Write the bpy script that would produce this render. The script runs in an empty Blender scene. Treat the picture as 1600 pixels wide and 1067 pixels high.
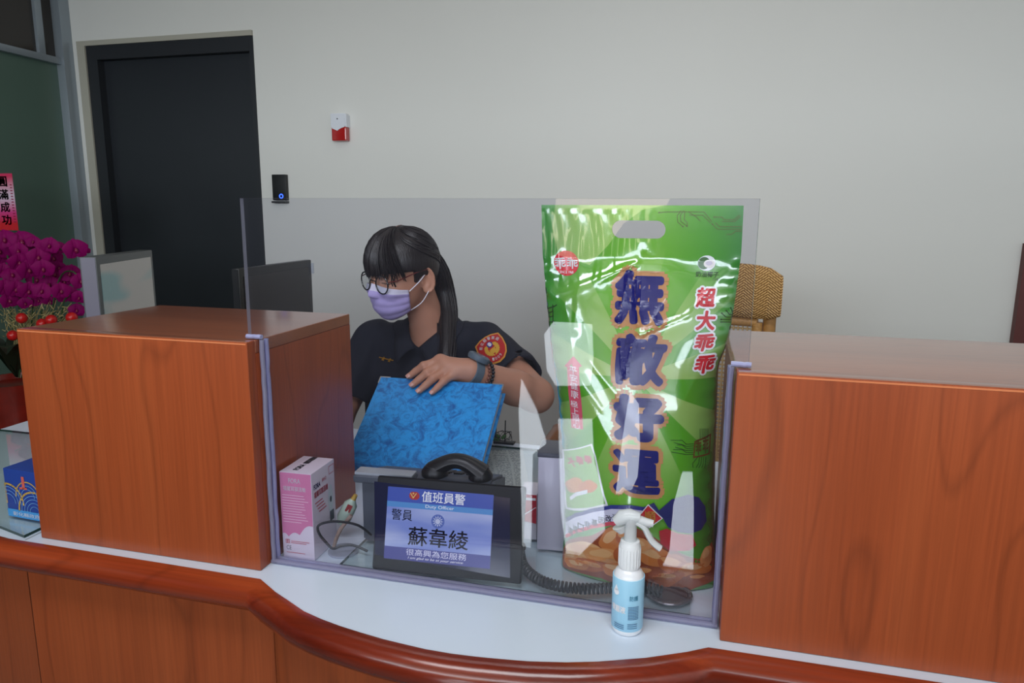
import bpy, bmesh, math, random
import numpy as np
from mathutils import Vector, Matrix, Euler, noise as mnoise
PI = math.pi
SC = bpy.context.scene
COL = SC.collection
random.seed(7)

# ------------------------------------------------------------------ camera
FPX = 1093.12                     # focal length in pixels of the 1600 x 1067 frame
CAM = Vector((0.5692, -0.7923, 0.4964))
ROT = Euler((1.39109, -0.006874, 0.256044), 'XYZ')
cd = bpy.data.cameras.new('camera')
cd.sensor_fit = 'HORIZONTAL'; cd.sensor_width = 36.0; cd.lens = FPX/1600*36
cd.clip_start = 0.02; cd.clip_end = 50
cam = bpy.data.objects.new('camera', cd); COL.objects.link(cam)
cam.location = CAM; cam.rotation_euler = ROT
SC.camera = cam
RM = ROT.to_matrix()

def at(u, v, x=None, y=None, z=None):
    """world point seen at pixel (u, v), at the given depth plane"""
    d = RM @ Vector(((u-800)/FPX, -(v-533.5)/FPX, -1))
    if y is not None: t = (y-CAM.y)/d.y
    elif z is not None: t = (z-CAM.z)/d.z
    else: t = (x-CAM.x)/d.x
    return CAM + d*t

# ------------------------------------------------------------------ light
SC.view_settings.view_transform = 'Standard'
SC.view_settings.look = 'None'
SC.view_settings.gamma = 1.0
SC.view_settings.use_curve_mapping = False
SC.view_settings.exposure = 0.0
w = bpy.data.worlds.new('world'); SC.world = w; w.use_nodes = True
w.node_tree.nodes['Background'].inputs[0].default_value = (0.55, 0.66, 0.80, 1)
w.node_tree.nodes['Background'].inputs[1].default_value = 0.25
try:
    SC.cycles.use_denoising = True
    SC.cycles.max_bounces = 8; SC.cycles.transparent_max_bounces = 16
    SC.cycles.sample_clamp_indirect = 4.0
    SC.cycles.caustics_reflective = False; SC.cycles.caustics_refractive = False
except Exception: pass

def area(name, loc, rot, sx, sy, power, color):
    l = bpy.data.lights.new(name, 'AREA'); l.shape = 'RECTANGLE'; l.size = sx; l.size_y = sy
    l.energy = power; l.color = color
    o = bpy.data.objects.new(name, l); COL.objects.link(o); o.location = loc; o.rotation_euler = rot
    return o
# daylight entering through the tall shop front behind the photographer, and lights at the ceiling
area('daylight_front', (0.3, -4.1, 1.15), (math.radians(92), 0, 0), 6.0, 1.3, 180, (0.86, 0.94, 1.0))
area('ceiling_fill', (0.7, 0.9, 1.86), (0, 0, 0), 1.2, 0.6, 3.5, (1.0, 0.95, 0.90))
area('ceiling_fill', (-1.1, 0.9, 1.86), (0, 0, 0), 1.2, 0.6, 1.6, (1.0, 0.86, 0.74))
area('ceiling_fill', (0.3, -0.9, 1.86), (0, 0, 0), 1.6, 0.6, 27, (0.94, 0.97, 1.0))  # fill light added to brighten the counter top and box tops

# ------------------------------------------------------------------ materials
def s2l(c):
    return tuple(((x/255)/12.92 if x/255 <= 0.04045 else ((x/255+0.055)/1.055)**2.4) for x in c)
_mats = {}
def mat(name, rgb=None, rough=0.5, metal=0.0, spec=0.5, emit=None, estr=0.0, coat=0.0, coatr=0.1, lin=None, sub=0.0, alpha=1.0, trans=0.0, noise=0.0, nscale=60, bump=0.0, bscale=80):
    if name in _mats: return _mats[name]
    m = bpy.data.materials.new(name); m.use_nodes = True
    nt = m.node_tree; b = nt.nodes['Principled BSDF']
    c = lin if lin else s2l(rgb if rgb else (200, 200, 200))
    b.inputs['Base Color'].default_value = (*c, 1)
    b.inputs['Roughness'].default_value = rough
    b.inputs['Metallic'].default_value = metal
    b.inputs['Specular IOR Level'].default_value = spec
    b.inputs['Coat Weight'].default_value = coat
    b.inputs['Coat Roughness'].default_value = coatr
    b.inputs['Alpha'].default_value = alpha
    b.inputs['Transmission Weight'].default_value = trans
    if sub:
        b.inputs['Subsurface Weight'].default_value = sub
        b.inputs['Subsurface Radius'].default_value = (0.012, 0.005, 0.003)
        b.inputs['Subsurface Scale'].default_value = 0.6
    if emit:
        b.inputs['Emission Color'].default_value = (*s2l(emit), 1)
        b.inputs['Emission Strength'].default_value = estr
    tc = None
    if noise or bump:
        tc = nt.nodes.new('ShaderNodeTexCoord')
    if noise:
        n = nt.nodes.new('ShaderNodeTexNoise'); n.inputs['Scale'].default_value = nscale; n.inputs['Detail'].default_value = 4
        nt.links.new(tc.outputs['Object'], n.inputs['Vector'])
        r = nt.nodes.new('ShaderNodeMix'); r.data_type = 'RGBA'
        r.inputs['A'].default_value = (*[x*(1-noise) for x in c], 1); r.inputs['B'].default_value = (*[min(1, x*(1+noise)) for x in c], 1)
        nt.links.new(n.outputs['Fac'], r.inputs['Factor']); nt.links.new(r.outputs['Result'], b.inputs['Base Color'])
    if bump:
        n = nt.nodes.new('ShaderNodeTexNoise'); n.inputs['Scale'].default_value = bscale; n.inputs['Detail'].default_value = 5
        nt.links.new(tc.outputs['Object'], n.inputs['Vector'])
        bp = nt.nodes.new('ShaderNodeBump'); bp.inputs['Strength'].default_value = bump; bp.inputs['Distance'].default_value = 0.002
        nt.links.new(n.outputs['Fac'], bp.inputs['Height']); nt.links.new(bp.outputs['Normal'], b.inputs['Normal'])
    _mats[name] = m
    return m

def wood(name, base, dark, light, axis='Z', rough=0.3, coat=0.0, figure=1.0, seed=0.0):
    """laminate wood: fine grain along one axis, broad cathedral figure"""
    m = bpy.data.materials.new(name); m.use_nodes = True; nt = m.node_tree; b = nt.nodes['Principled BSDF']
    N = nt.nodes.new; L = nt.links.new
    tc = N('ShaderNodeTexCoord'); mp = N('ShaderNodeMapping'); L(tc.outputs['Object'], mp.inputs['Vector'])
    mp.inputs['Location'].default_value = (seed, seed*0.7, seed*1.3)
    lo, hi = 1.05, 8.0
    mp.inputs['Scale'].default_value = (hi, hi, lo*2) if axis == 'Z' else ((lo*2, hi, hi) if axis == 'X' else (hi, lo*2, hi))
    n1 = N('ShaderNodeTexNoise'); n1.inputs['Scale'].default_value = 1.0; n1.inputs['Detail'].default_value = 1.0; n1.inputs['Roughness'].default_value = 0.35
    L(mp.outputs['Vector'], n1.inputs['Vector'])
    mu = N('ShaderNodeMath'); mu.operation = 'MULTIPLY'; mu.inputs[1].default_value = 10; L(n1.outputs['Fac'], mu.inputs[0])
    fr = N('ShaderNodeMath'); fr.operation = 'PINGPONG'; fr.inputs[1].default_value = 1.0; L(mu.outputs[0], fr.inputs[0])
    mp2 = N('ShaderNodeMapping'); L(tc.outputs['Object'], mp2.inputs['Vector'])
    g = 260
    mp2.inputs['Scale'].default_value = (g, g, 5) if axis == 'Z' else ((5, g, g) if axis == 'X' else (g, 5, g))
    n2 = N('ShaderNodeTexNoise'); n2.inputs['Scale'].default_value = 1.0; n2.inputs['Detail'].default_value = 3; L(mp2.outputs['Vector'], n2.inputs['Vector'])
    mp3 = N('ShaderNodeMapping'); L(tc.outputs['Object'], mp3.inputs['Vector'])
    h = 14
    mp3.inputs['Scale'].default_value = (h, h, 0.7) if axis == 'Z' else ((0.7, h, h) if axis == 'X' else (h, 0.7, h))
    n3 = N('ShaderNodeTexNoise'); n3.inputs['Scale'].default_value = 1.0; n3.inputs['Detail'].default_value = 2; L(mp3.outputs['Vector'], n3.inputs['Vector'])
    cr = N('ShaderNodeValToRGB'); cr.color_ramp.elements[0].position = 0.25; cr.color_ramp.elements[1].position = 0.75
    cr.color_ramp.elements[0].color = (*s2l(dark), 1); cr.color_ramp.elements[1].color = (*s2l(light), 1)
    e = cr.color_ramp.elements.new(0.5); e.color = (*s2l(base), 1)
    L(n3.outputs['Fac'], cr.inputs['Fac'])
    sh = N('ShaderNodeMapRange'); sh.inputs['From Min'].default_value = 0; sh.inputs['From Max'].default_value = 0.16
    sh.inputs['To Min'].default_value = 1-0.20*figure; sh.inputs['To Max'].default_value = 1; L(fr.outputs[0], sh.inputs['Value'])
    gr = N('ShaderNodeMapRange'); gr.inputs['From Min'].default_value = 0.35; gr.inputs['From Max'].default_value = 0.65
    gr.inputs['To Min'].default_value = 0.90; gr.inputs['To Max'].default_value = 1.06; L(n2.outputs['Fac'], gr.inputs['Value'])
    m2 = N('ShaderNodeMath'); m2.operation = 'MULTIPLY'; L(sh.outputs[0], m2.inputs[0]); L(gr.outputs[0], m2.inputs[1])
    mx = N('ShaderNodeVectorMath'); mx.operation = 'SCALE'; L(cr.outputs['Color'], mx.inputs[0]); L(m2.outputs[0], mx.inputs['Scale'])
    L(mx.outputs['Vector'], b.inputs['Base Color'])
    b.inputs['Roughness'].default_value = rough; b.inputs['Coat Weight'].default_value = coat; b.inputs['Coat Roughness'].default_value = 0.15
    bp = N('ShaderNodeBump'); bp.inputs['Strength'].default_value = 0.08; bp.inputs['Distance'].default_value = 0.001
    L(n2.outputs['Fac'], bp.inputs['Height']); L(bp.outputs['Normal'], b.inputs['Normal'])
    return m

def clear(name, tint, gloss_rough=0.0, ior=1.49, haze=0.0, haze_col=(0.7, 0.7, 0.8)):
    """clear sheet plastic or glass: tinted transmission plus Fresnel reflection on each face"""
    m = bpy.data.materials.new(name); m.use_nodes = True; nt = m.node_tree
    for n in list(nt.nodes):
        if n.type != 'OUTPUT_MATERIAL': nt.nodes.remove(n)
    out = [n for n in nt.nodes if n.type == 'OUTPUT_MATERIAL'][0]
    N = nt.nodes.new; L = nt.links.new
    t = N('ShaderNodeBsdfTransparent'); t.inputs['Color'].default_value = (*tint, 1)
    g = N('ShaderNodeBsdfGlossy'); g.inputs['Roughness'].default_value = gloss_rough
    f = N('ShaderNodeFresnel'); ge = N('ShaderNodeNewGeometry'); mr = N('ShaderNodeMapRange')
    mr.inputs['To Min'].default_value = ior; mr.inputs['To Max'].default_value = 1/ior
    L(ge.outputs['Backfacing'], mr.inputs['Value']); L(mr.outputs[0], f.inputs['IOR'])
    x = N('ShaderNodeMixShader'); L(f.outputs[0], x.inputs[0]); L(t.outputs[0], x.inputs[1]); L(g.outputs[0], x.inputs[2])
    last = x.outputs[0]
    if haze:
        d = N('ShaderNodeBsdfDiffuse'); d.inputs['Color'].default_value = (*haze_col, 1)
        y = N('ShaderNodeMixShader'); y.inputs[0].default_value = haze; L(last, y.inputs[1]); L(d.outputs[0], y.inputs[2]); last = y.outputs[0]
    L(last, out.inputs['Surface'])
    return m

# ------------------------------------------------------------------ object helpers
def link_mesh(name, me, m=None, parent=None, smooth=True):
    if m is not None and len(me.materials) == 0:
        for k in (m if isinstance(m, (list, tuple)) else [m]): me.materials.append(k)
    if smooth:
        me.polygons.foreach_set('use_smooth', [True]*len(me.polygons))
        try: me.set_sharp_from_angle(angle=math.radians(38))
        except Exception: pass
    o = bpy.data.objects.new(name, me); COL.objects.link(o)
    if parent is not None:
        o.parent = parent
        o.matrix_parent_inverse = world_of(parent).inverted()
    return o
def world_of(o):
    M = Matrix.LocRotScale(o.location, o.rotation_euler, o.scale)
    if o.parent is not None: M = world_of(o.parent) @ o.matrix_parent_inverse @ M
    return M
def tag(o, label, cat=None, group=None, kind=None):
    if label: o['label'] = label
    if cat: o['category'] = cat
    if group: o['group'] = group
    if kind: o['kind'] = kind
    return o
def thing(name, label, cat, loc, group=None):
    o = bpy.data.objects.new(name, None); COL.objects.link(o); o.location = loc; o.empty_display_size = 0.02
    return tag(o, label, cat, group)
def fin(bm, name, m=None, parent=None, smooth=True, M=None):
    me = bpy.data.meshes.new(name)
    bmesh.ops.recalc_face_normals(bm, faces=bm.faces[:])
    bm.to_mesh(me); bm.free()
    if M is not None: me.transform(M)
    return link_mesh(name, me, m, parent, smooth)
def nb(): return bmesh.new()
def add_box(bm, lo, hi, bev=0.0, seg=2, M=None, mi=0):
    r = bmesh.ops.create_cube(bm, size=1.0)
    vs = r['verts']
    c = [(a+b)/2 for a, b in zip(lo, hi)]; s = [abs(b-a) for a, b in zip(lo, hi)]
    for v in vs: v.co = Vector((c[i]+v.co[i]*s[i] for i in range(3)))
    fs = set(f for v in vs for f in v.link_faces)
    for f in fs: f.material_index = mi
    if bev > 0:
        es = set(e for v in vs for e in v.link_edges)
        rr = bmesh.ops.bevel(bm, geom=list(es), offset=bev, segments=seg, profile=0.7, affect='EDGES')
        vs = list(set(v for f in rr['faces'] for v in f.verts) | set(v for v in vs if v.is_valid))
        for f in rr['faces']: f.material_index = mi
    if M is not None:
        for v in vs: v.co = M @ v.co
    return vs
def box(name, lo, hi, m, parent=None, bev=0.0, seg=2, M=None):
    bm = nb(); add_box(bm, lo, hi, bev, seg); return fin(bm, name, m, parent, M=M)
def add_tube(bm, pts, r, n=8, caps=True, closed=False, mi=0, flat=None):
    pts = [Vector(p) for p in pts]; K = len(pts)
    rs = r if isinstance(r, (list, tuple)) else [r]*K
    rings = []; up = None
    for i, p in enumerate(pts):
        if closed: t = pts[(i+1) % K]-pts[i-1]
        else: t = (pts[min(i+1, K-1)]-pts[max(i-1, 0)])
        if t.length < 1e-9: t = Vector((0, 0, 1))
        t.normalize()
        if up is None:
            up = Vector((0, 0, 1)) if abs(t.z) < 0.9 else Vector((1, 0, 0))
        a = (up - t*up.dot(t))
        if a.length < 1e-6: a = t.orthogonal()
        a.normalize(); up = a; b = t.cross(a)
        fl = flat if flat else 1.0
        rings.append([bm.verts.new(p+(a*math.cos(2*PI*k/n)+b*math.sin(2*PI*k/n)*fl)*rs[i]) for k in range(n)])
    for i in range(K if closed else K-1):
        A, B = rings[i], rings[(i+1) % K]
        for k in range(n):
            f = bm.faces.new((A[k], A[(k+1) % n], B[(k+1) % n], B[k])); f.material_index = mi
    if caps and not closed:
        for R_ in (rings[0], rings[-1]):
            try: bm.faces.new(R_).material_index = mi
            except Exception: pass
def tube(name, pts, r, m, parent=None, n=8, closed=False, flat=None):
    bm = nb(); add_tube(bm, pts, r, n, closed=closed, flat=flat); return fin(bm, name, m, parent)
def add_lathe(bm, prof, c=(0, 0, 0), n=32, M=None, mi=0):
    rings = []
    for (r, z) in prof:
        if r < 1e-6: rings.append([bm.verts.new((c[0], c[1], c[2]+z))])
        else: rings.append([bm.verts.new((c[0]+r*math.cos(2*PI*k/n), c[1]+r*math.sin(2*PI*k/n), c[2]+z)) for k in range(n)])
    allv = [v for R_ in rings for v in R_]
    for A, B in zip(rings[:-1], rings[1:]):
        for k in range(n):
            a0 = A[k % len(A)]; a1 = A[(k+1) % len(A)]; b0 = B[k % len(B)]; b1 = B[(k+1) % len(B)]
            vs = []
            for v in (a0, a1, b1, b0):
                if v not in vs: vs.append(v)
            if len(vs) > 2:
                try: bm.faces.new(vs).material_index = mi
                except Exception: pass
    for R_ in (rings[0], rings[-1]):
        if len(R_) > 2:
            try: bm.faces.new(R_).material_index = mi
            except Exception: pass
    if M is not None:
        for v in allv: v.co = M @ v.co
    return allv
def lathe(name, prof, c, m, parent=None, n=32, M=None):
    bm = nb(); add_lathe(bm, prof, c, n, M); return fin(bm, name, m, parent)
def sph(bm, c, r, u=12, v=8, sc=(1, 1, 1), M=None):
    R_ = bmesh.ops.create_uvsphere(bm, u_segments=u, v_segments=v, radius=1.0)
    for q in R_['verts']:
        p = Vector((q.co[i]*r*sc[i] for i in range(3)))
        if M is not None: p = M @ p
        q.co = p + Vector(c)
def prism(name, poly, z0, z1, m, parent=None, bev=0.0, M=None):
    """extrude a 2D polygon (x, y) from z0 to z1"""
    bm = nb()
    bot = [bm.verts.new((x, y, z0)) for x, y in poly]; top = [bm.verts.new((x, y, z1)) for x, y in poly]
    bm.faces.new(bot); bm.faces.new(top); n = len(poly)
    for i in range(n): bm.faces.new((bot[i], bot[(i+1) % n], top[(i+1) % n], top[i]))
    if bev:
        bmesh.ops.bevel(bm, geom=bm.edges[:], offset=bev, segments=2, affect='EDGES')
    return fin(bm, name, m, parent, M=M)
def basis(o, ex, ey, ez=None):
    ex = Vector(ex).normalized(); ey = Vector(ey).normalized()
    ez = ex.cross(ey).normalized() if ez is None else Vector(ez).normalized()
    M = Matrix.Identity(4)
    for i in range(3): M[i][0] = ex[i]; M[i][1] = ey[i]; M[i][2] = ez[i]; M[i][3] = o[i]
    return M

# ------------------------------------------------------------------ lettering and flat print
def glyphs(s, size, bold=0.0, align='CENTER', shear=0.0, spacing=1.0, vertical=None):
    """text outline as 2D mesh data (verts, faces) in metres, centred on its own box"""
    cu = bpy.data.curves.new('t', 'FONT'); cu.body = s; cu.size = size; cu.align_x = 'CENTER' if align == 'CENTER' else 'LEFT'; cu.align_y = 'CENTER'
    cu.shear = shear; cu.space_character = spacing; cu.resolution_u = 4
    if bold: cu.bevel_depth = bold; cu.bevel_resolution = 1
    o = bpy.data.objects.new('t', cu); COL.objects.link(o)
    dg = bpy.context.evaluated_depsgraph_get()
    ev = o.evaluated_get(dg); me = ev.to_mesh()
    V = [(v.co.x, v.co.y) for v in me.vertices]
    F = [tuple(p.vertices) for p in me.polygons]
    ev.to_mesh_clear(); bpy.data.objects.remove(o); bpy.data.curves.remove(cu)
    return V, F
def fat(VF, r, n=10):
    """thicken a glyph evenly, with rounded ends"""
    V, F = VF; out = (list(V), list(F))
    for k in range(n):
        a = 2*PI*k/n+0.2; out = join2(out, ([(x+r*math.cos(a), y+r*math.sin(a)) for x, y in V], F))
    return out
def disc2(r, n=28, ry=None, a0=0):
    ry = ry or r
    return [(r*math.cos(a0+2*PI*k/n), ry*math.sin(a0+2*PI*k/n)) for k in range(n)], [tuple(range(n))]
def line2(pts, wd):
    """polyline ribbon as 2D quads"""
    V = []; F = []
    for (x0, y0), (x1, y1) in zip(pts[:-1], pts[1:]):
        d = math.hypot(x1-x0, y1-y0) or 1e-6; nx, ny = -(y1-y0)/d*wd/2, (x1-x0)/d*wd/2
        tx, ty = (x1-x0)/d*wd/2, (y1-y0)/d*wd/2
        i = len(V); V += [(x0+nx-tx, y0+ny-ty), (x0-nx-tx, y0-ny-ty), (x1-nx+tx, y1-ny+ty), (x1+nx+tx, y1+ny+ty)]; F.append((i, i+1, i+2, i+3))
    return V, F
def move2(VF, dx, dy, rot=0, sx=1, sy=1):
    V, F = VF; c, s_ = math.cos(rot), math.sin(rot)
    return [(dx+(x*sx)*c-(y*sy)*s_, dy+(x*sx)*s_+(y*sy)*c) for x, y in V], F
def join2(*L_):
    V = []; F = []
    for v, f in L_:
        k = len(V); V += v; F += [tuple(i+k for i in q) for q in f]
    return V, F
def decal(name, VF, fn, m, parent, step=None, label=None):
    """lay a 2D shape on a surface through fn(x, y) -> world point; step cuts it finely enough for a curved surface"""
    V, F = VF; bm = nb(); vs = [bm.verts.new((x, y, 0)) for x, y in V]
    for f in F:
        if len(set(f)) < 3: continue
        try: bm.faces.new([vs[i] for i in f])
        except Exception: pass
    if step:
        bmesh.ops.triangulate(bm, faces=[f for f in bm.faces if len(f.verts) > 4])
        xs = [v[0] for v in V]; ys = [v[1] for v in V]
        for ax, lo, hi in ((0, min(xs), max(xs)), (1, min(ys), max(ys))):
            k = math.floor(lo/step)+1
            while k*step < hi:
                co = Vector((k*step, 0, 0)) if ax == 0 else Vector((0, k*step, 0)); no = Vector((1, 0, 0)) if ax == 0 else Vector((0, 1, 0))
                bmesh.ops.bisect_plane(bm, geom=bm.verts[:]+bm.edges[:]+bm.faces[:], plane_co=co, plane_no=no, dist=1e-7)
                k += 1
    for v in bm.verts: v.co = Vector(fn(v.co.x, v.co.y))
    me = bpy.data.meshes.new(name); bm.to_mesh(me); bm.free()
    o = link_mesh(name, me, m, parent, smooth=False)
    if label: o['label'] = label
    return o
def plane_fn(o, ex, ey, off=0.0004):
    """mapping onto a flat face with origin o and unit axes ex, ey"""
    o = Vector(o); ex = Vector(ex).normalized(); ey = Vector(ey).normalized(); n = ex.cross(ey).normalized()
    return lambda x, y, n_=n: o+ex*x+ey*y+n_*off
# ================================================================== the room
FLOOR = -0.76          # floor behind the counter (the counter top is z = 0)
PUB = -1.10            # public floor
CEIL = 1.90
YW = 2.088             # back wall
XL = -2.40             # glazed partition
M_wall = mat('wall_paint', (226, 226, 221), rough=0.6, noise=0.02, nscale=2, bump=0.02, bscale=300)
M_floor = mat('floor_tile', (150, 150, 148), rough=0.25, noise=0.05, nscale=3)
M_ceil = mat('ceiling_paint', (190, 180, 170), rough=0.8)
M_dark = mat('dark_room_surface', (74, 76, 90), rough=0.7)
M_dooR = mat('door_paint', (31, 35, 41), rough=0.42)
M_doorfr = mat('door_frame_paint', (34, 37, 42), rough=0.45)
M_trim = mat('trim_stone', (176, 173, 160), rough=0.5)
M_alu = mat('grey_aluminium', (150, 160, 168), rough=0.35, metal=0.4)
M_frost = mat('frosted_glass', (84, 108, 96), rough=0.35, coat=0.5, coatr=0.3)
M_upper = mat('dark_glass', (52, 48, 45), rough=0.15)
M_black = mat('black_plastic', (16, 17, 19), rough=0.35)
M_white = mat('white_plastic', (225, 228, 232), rough=0.35)
def struct(o): o['kind'] = 'structure'; return o

struct(box('floor', (-4.2, -0.02, FLOOR-0.1), (4.2, YW+0.2, FLOOR), M_floor))
struct(box('floor_public', (-4.2, -4.4, PUB-0.1), (4.2, -0.02, PUB), M_floor))
struct(box('ceiling', (-4.2, -4.4, CEIL), (4.2, YW+0.2, CEIL+0.1), M_ceil))
DL, DR, DT = -2.318, -1.372, 1.286
bm = nb()
add_box(bm, (DR, YW, FLOOR), (4.2, YW+0.15, CEIL)); add_box(bm, (-4.2, YW, FLOOR), (DL, YW+0.15, CEIL)); add_box(bm, (DL, YW, DT), (DR, YW+0.15, CEIL))
struct(fin(bm, 'wall_back', M_wall, smooth=False))
struct(box('shade_beam', (-4.0, -1.70, 1.42), (3.6, -1.50, CEIL), M_ceil))  # unseen beam added to shade the upper back wall from daylight
struct(box('wall_right', (3.6, -4.4, PUB), (3.75, YW, CEIL), M_wall))
struct(box('wall_left', (-4.2, -4.4, PUB), (-4.05, YW, CEIL), M_dark))
# door in the back wall: pale architrave, dark frame, dark leaf
dr = thing('door_1', None, None, (DL+0.4, YW, FLOOR)); struct(dr)
bm = nb(); add_box(bm, (DL, YW-0.012, FLOOR), (DL+0.045, YW+0.1, DT)); add_box(bm, (DL+0.0451, YW-0.012, DT-0.022), (DR, YW+0.1, DT))
fin(bm, 'architrave', M_trim, dr, smooth=False)
bm = nb(); add_box(bm, (DL+0.0452, YW-0.004, FLOOR), (DL+0.105, YW+0.1, DT-0.0222)); add_box(bm, (DR-0.02, YW-0.004, FLOOR), (DR-0.0003, YW+0.1, DT-0.0222)); add_box(bm, (DL+0.1052, YW-0.004, DT-0.085), (DR-0.0202, YW+0.1, DT-0.0222))
fin(bm, 'door_frame', M_doorfr, dr, smooth=False)
box('door_leaf', (DL+0.105, YW+0.035, FLOOR+0.005), (DR-0.02, YW+0.08, DT-0.085), M_dooR, dr)
# glazed partition on the left, running toward the viewer
pt = thing('wall_partition', None, None, (XL, 1.0, FLOOR)); struct(pt)
bm = nb()
add_box(bm, (XL-0.03, 2.03, FLOOR), (XL+0.05, YW, CEIL), 0.004)
fin(bm, 'post', M_alu, pt)
bm = nb(); add_box(bm, (XL-0.03, -0.5, 1.175), (XL+0.035, 2.03, 1.205), 0.003); fin(bm, 'transom', M_alu, pt)
bm = nb(); add_box(bm, (XL-0.02, 1.93, 1.205), (XL+0.02, 1.965, CEIL), 0.002); fin(bm, 'mullion', M_alu, pt)
box('upper_pane', (XL-0.006, -0.5, 1.205), (XL+0.004, 2.03, CEIL), M_upper, pt)
box('frosted_pane', (XL-0.006, -0.5, FLOOR), (XL+0.006, 2.03, 1.175), M_frost, pt)
# front of the room, behind the photographer: tall glazing above, an added low screen with glowing panes below
struct(box('wall_front', (-4.2, -4.4, PUB), (4.2, -4.3, CEIL), mat('front_wall', (120, 122, 126), rough=0.8)))
M_coolglow = bpy.data.materials.new('cool_glow'); M_coolglow.use_nodes = True
_b = M_coolglow.node_tree.nodes['Principled BSDF']; _b.inputs['Base Color'].default_value = (0.7, 0.8, 0.9, 1)
_b.inputs['Emission Color'].default_value = (0.86, 0.94, 1.0, 1); _b.inputs['Emission Strength'].default_value = 6.5
scr = struct(box('added_screen', (-3.2, -2.26, PUB), (2.6, -2.22, 0.62), M_dark))  # unseen dark screen, added to carry the glowing panes
PANE_OUTLINES = [  # added glowing panes, outlined so their reflections land on the acrylic sheet
 [(850,522),(864,503),(905,505),(925,507),(927,560),(922,603),(868,603),(854,580)],
 [(872,655),(925,655),(928,720),(942,768),(945,830),(905,880),(884,882),(876,800)],
 [(984,612),(998,632),(1000,700),(996,745),(985,772),(962,772),(968,720),(976,660)],
 [(814,592),(838,640),(852,686),(853,694),(832,710),(829,880),(816,880),(812,700),(810,640)],
 [(1066,738),(1082,738),(1084,790),(1081,930),(1062,932),(1034,918),(1046,860),(1052,790)]]
WARM = [(-0.02, 0.32), (-0.05, 0.44), (-0.03, 0.60), (0.12, 0.575), (0.20, 0.60), (0.28, 0.57), (0.36, 0.60), (0.46, 0.585), (0.44, 0.54), (0.34, 0.52), (0.26, 0.46), (0.20, 0.37), (0.12, 0.28)]  # added warm glowing pane, shaped to throw glare onto the bag header
def mirrored(u, v, Y):
    d = RM @ Vector(((u-800)/FPX, -(v-533.5)/FPX, -1)); t = (0.0265-CAM.y)/d.y
    Q = CAM+d*t; d2 = Vector((d.x, -d.y, d.z)); return Q+d2*((Y-Q.y)/d2.y)
for i, g in enumerate(PANE_OUTLINES):
    P = [mirrored(u, v, -2.219) for u, v in g]
    bm = nb(); fr = [bm.verts.new((p.x, -2.219, max(p.z, PUB+0.01))) for p in P]; bk = [bm.verts.new((p.x, -2.224, max(p.z, PUB+0.01))) for p in P]
    n = len(P); bm.faces.new(fr); bm.faces.new(bk)
    for k in range(n): bm.faces.new((fr[k], fr[(k+1) % n], bk[(k+1) % n], bk[k]))
    struct(fin(bm, 'reflection_pane_%d' % (i+1), M_coolglow, smooth=False))
M_warm = bpy.data.materials.new('warm_glow'); M_warm.use_nodes = True
_b = M_warm.node_tree.nodes['Principled BSDF']; _b.inputs['Emission Color'].default_value = (1.0, 0.80, 0.52, 1); _b.inputs['Emission Strength'].default_value = 2.6
struct(prism('reflection_pane_6', [(x, z) for x, z in WARM], 0, 0.004, M_warm, M=Matrix(((1, 0, 0, 0), (0, 0, 1, -2.221), (0, 1, 0, 0), (0, 0, 0, 1)))))
# dark edge of a board on the back wall at the right
p = at(1598, 380, y=YW)
o = box('notice_board', (p.x, YW-0.03, -0.3), (p.x+0.7, YW, p.z), mat('dark_red_board', (92, 38, 34), rough=0.5))
tag(o, 'dark red board on the wall at the far right edge', 'notice board')

# ================================================================== counter
M_lam = mat('white_laminate', (212, 224, 238), rough=0.22, noise=0.015, nscale=5)
M_ch2 = wood('cherry_laminate_front', (156, 75, 37), (149, 69, 33), (163, 80, 41), 'Z', rough=0.36, seed=3.3)
M_chtop = wood('cherry_laminate_top', (150, 80, 44), (138, 70, 36), (160, 88, 50), 'X', rough=0.3, seed=1.2, figure=0.5, coat=1.0)
M_rail = wood('red_hardwood', (122, 40, 18), (66, 14, 7), (176, 78, 38), 'X', rough=0.22, coat=0.4, figure=1.0, seed=5.1)
RP = [(-0.965, 0.11), (-0.72, 0.045), (-0.452, -0.013), (-0.43, -0.016), (-0.2, -0.018), (0.013, -0.020), (0.052, -0.044), (0.08, -0.058), (0.113, -0.075), (0.142, -0.0845), (0.172, -0.092), (0.204, -0.098),
      (0.235, -0.103), (0.261, -0.1055), (0.29, -0.108), (0.322, -0.108), (0.35, -0.106), (0.377, -0.103), (0.41, -0.0985), (0.452, -0.089), (0.487, -0.078), (0.538, -0.057), (0.582, -0.034), (0.607, -0.018), (1.0, -0.016), (2.3, -0.016)]
DESK_Y = 0.64
ct = thing('service_counter', 'cherry wood reception counter with white worktop and bulging red wood edge', 'counter', (0.3, 0.2, FLOOR))
poly = RP+[(2.3, DESK_Y), (-0.42, DESK_Y), (-0.42, 1.35), (-0.965, 1.35)]
prism('worktop', poly, -0.035, 0.0, M_lam, ct)
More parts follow.
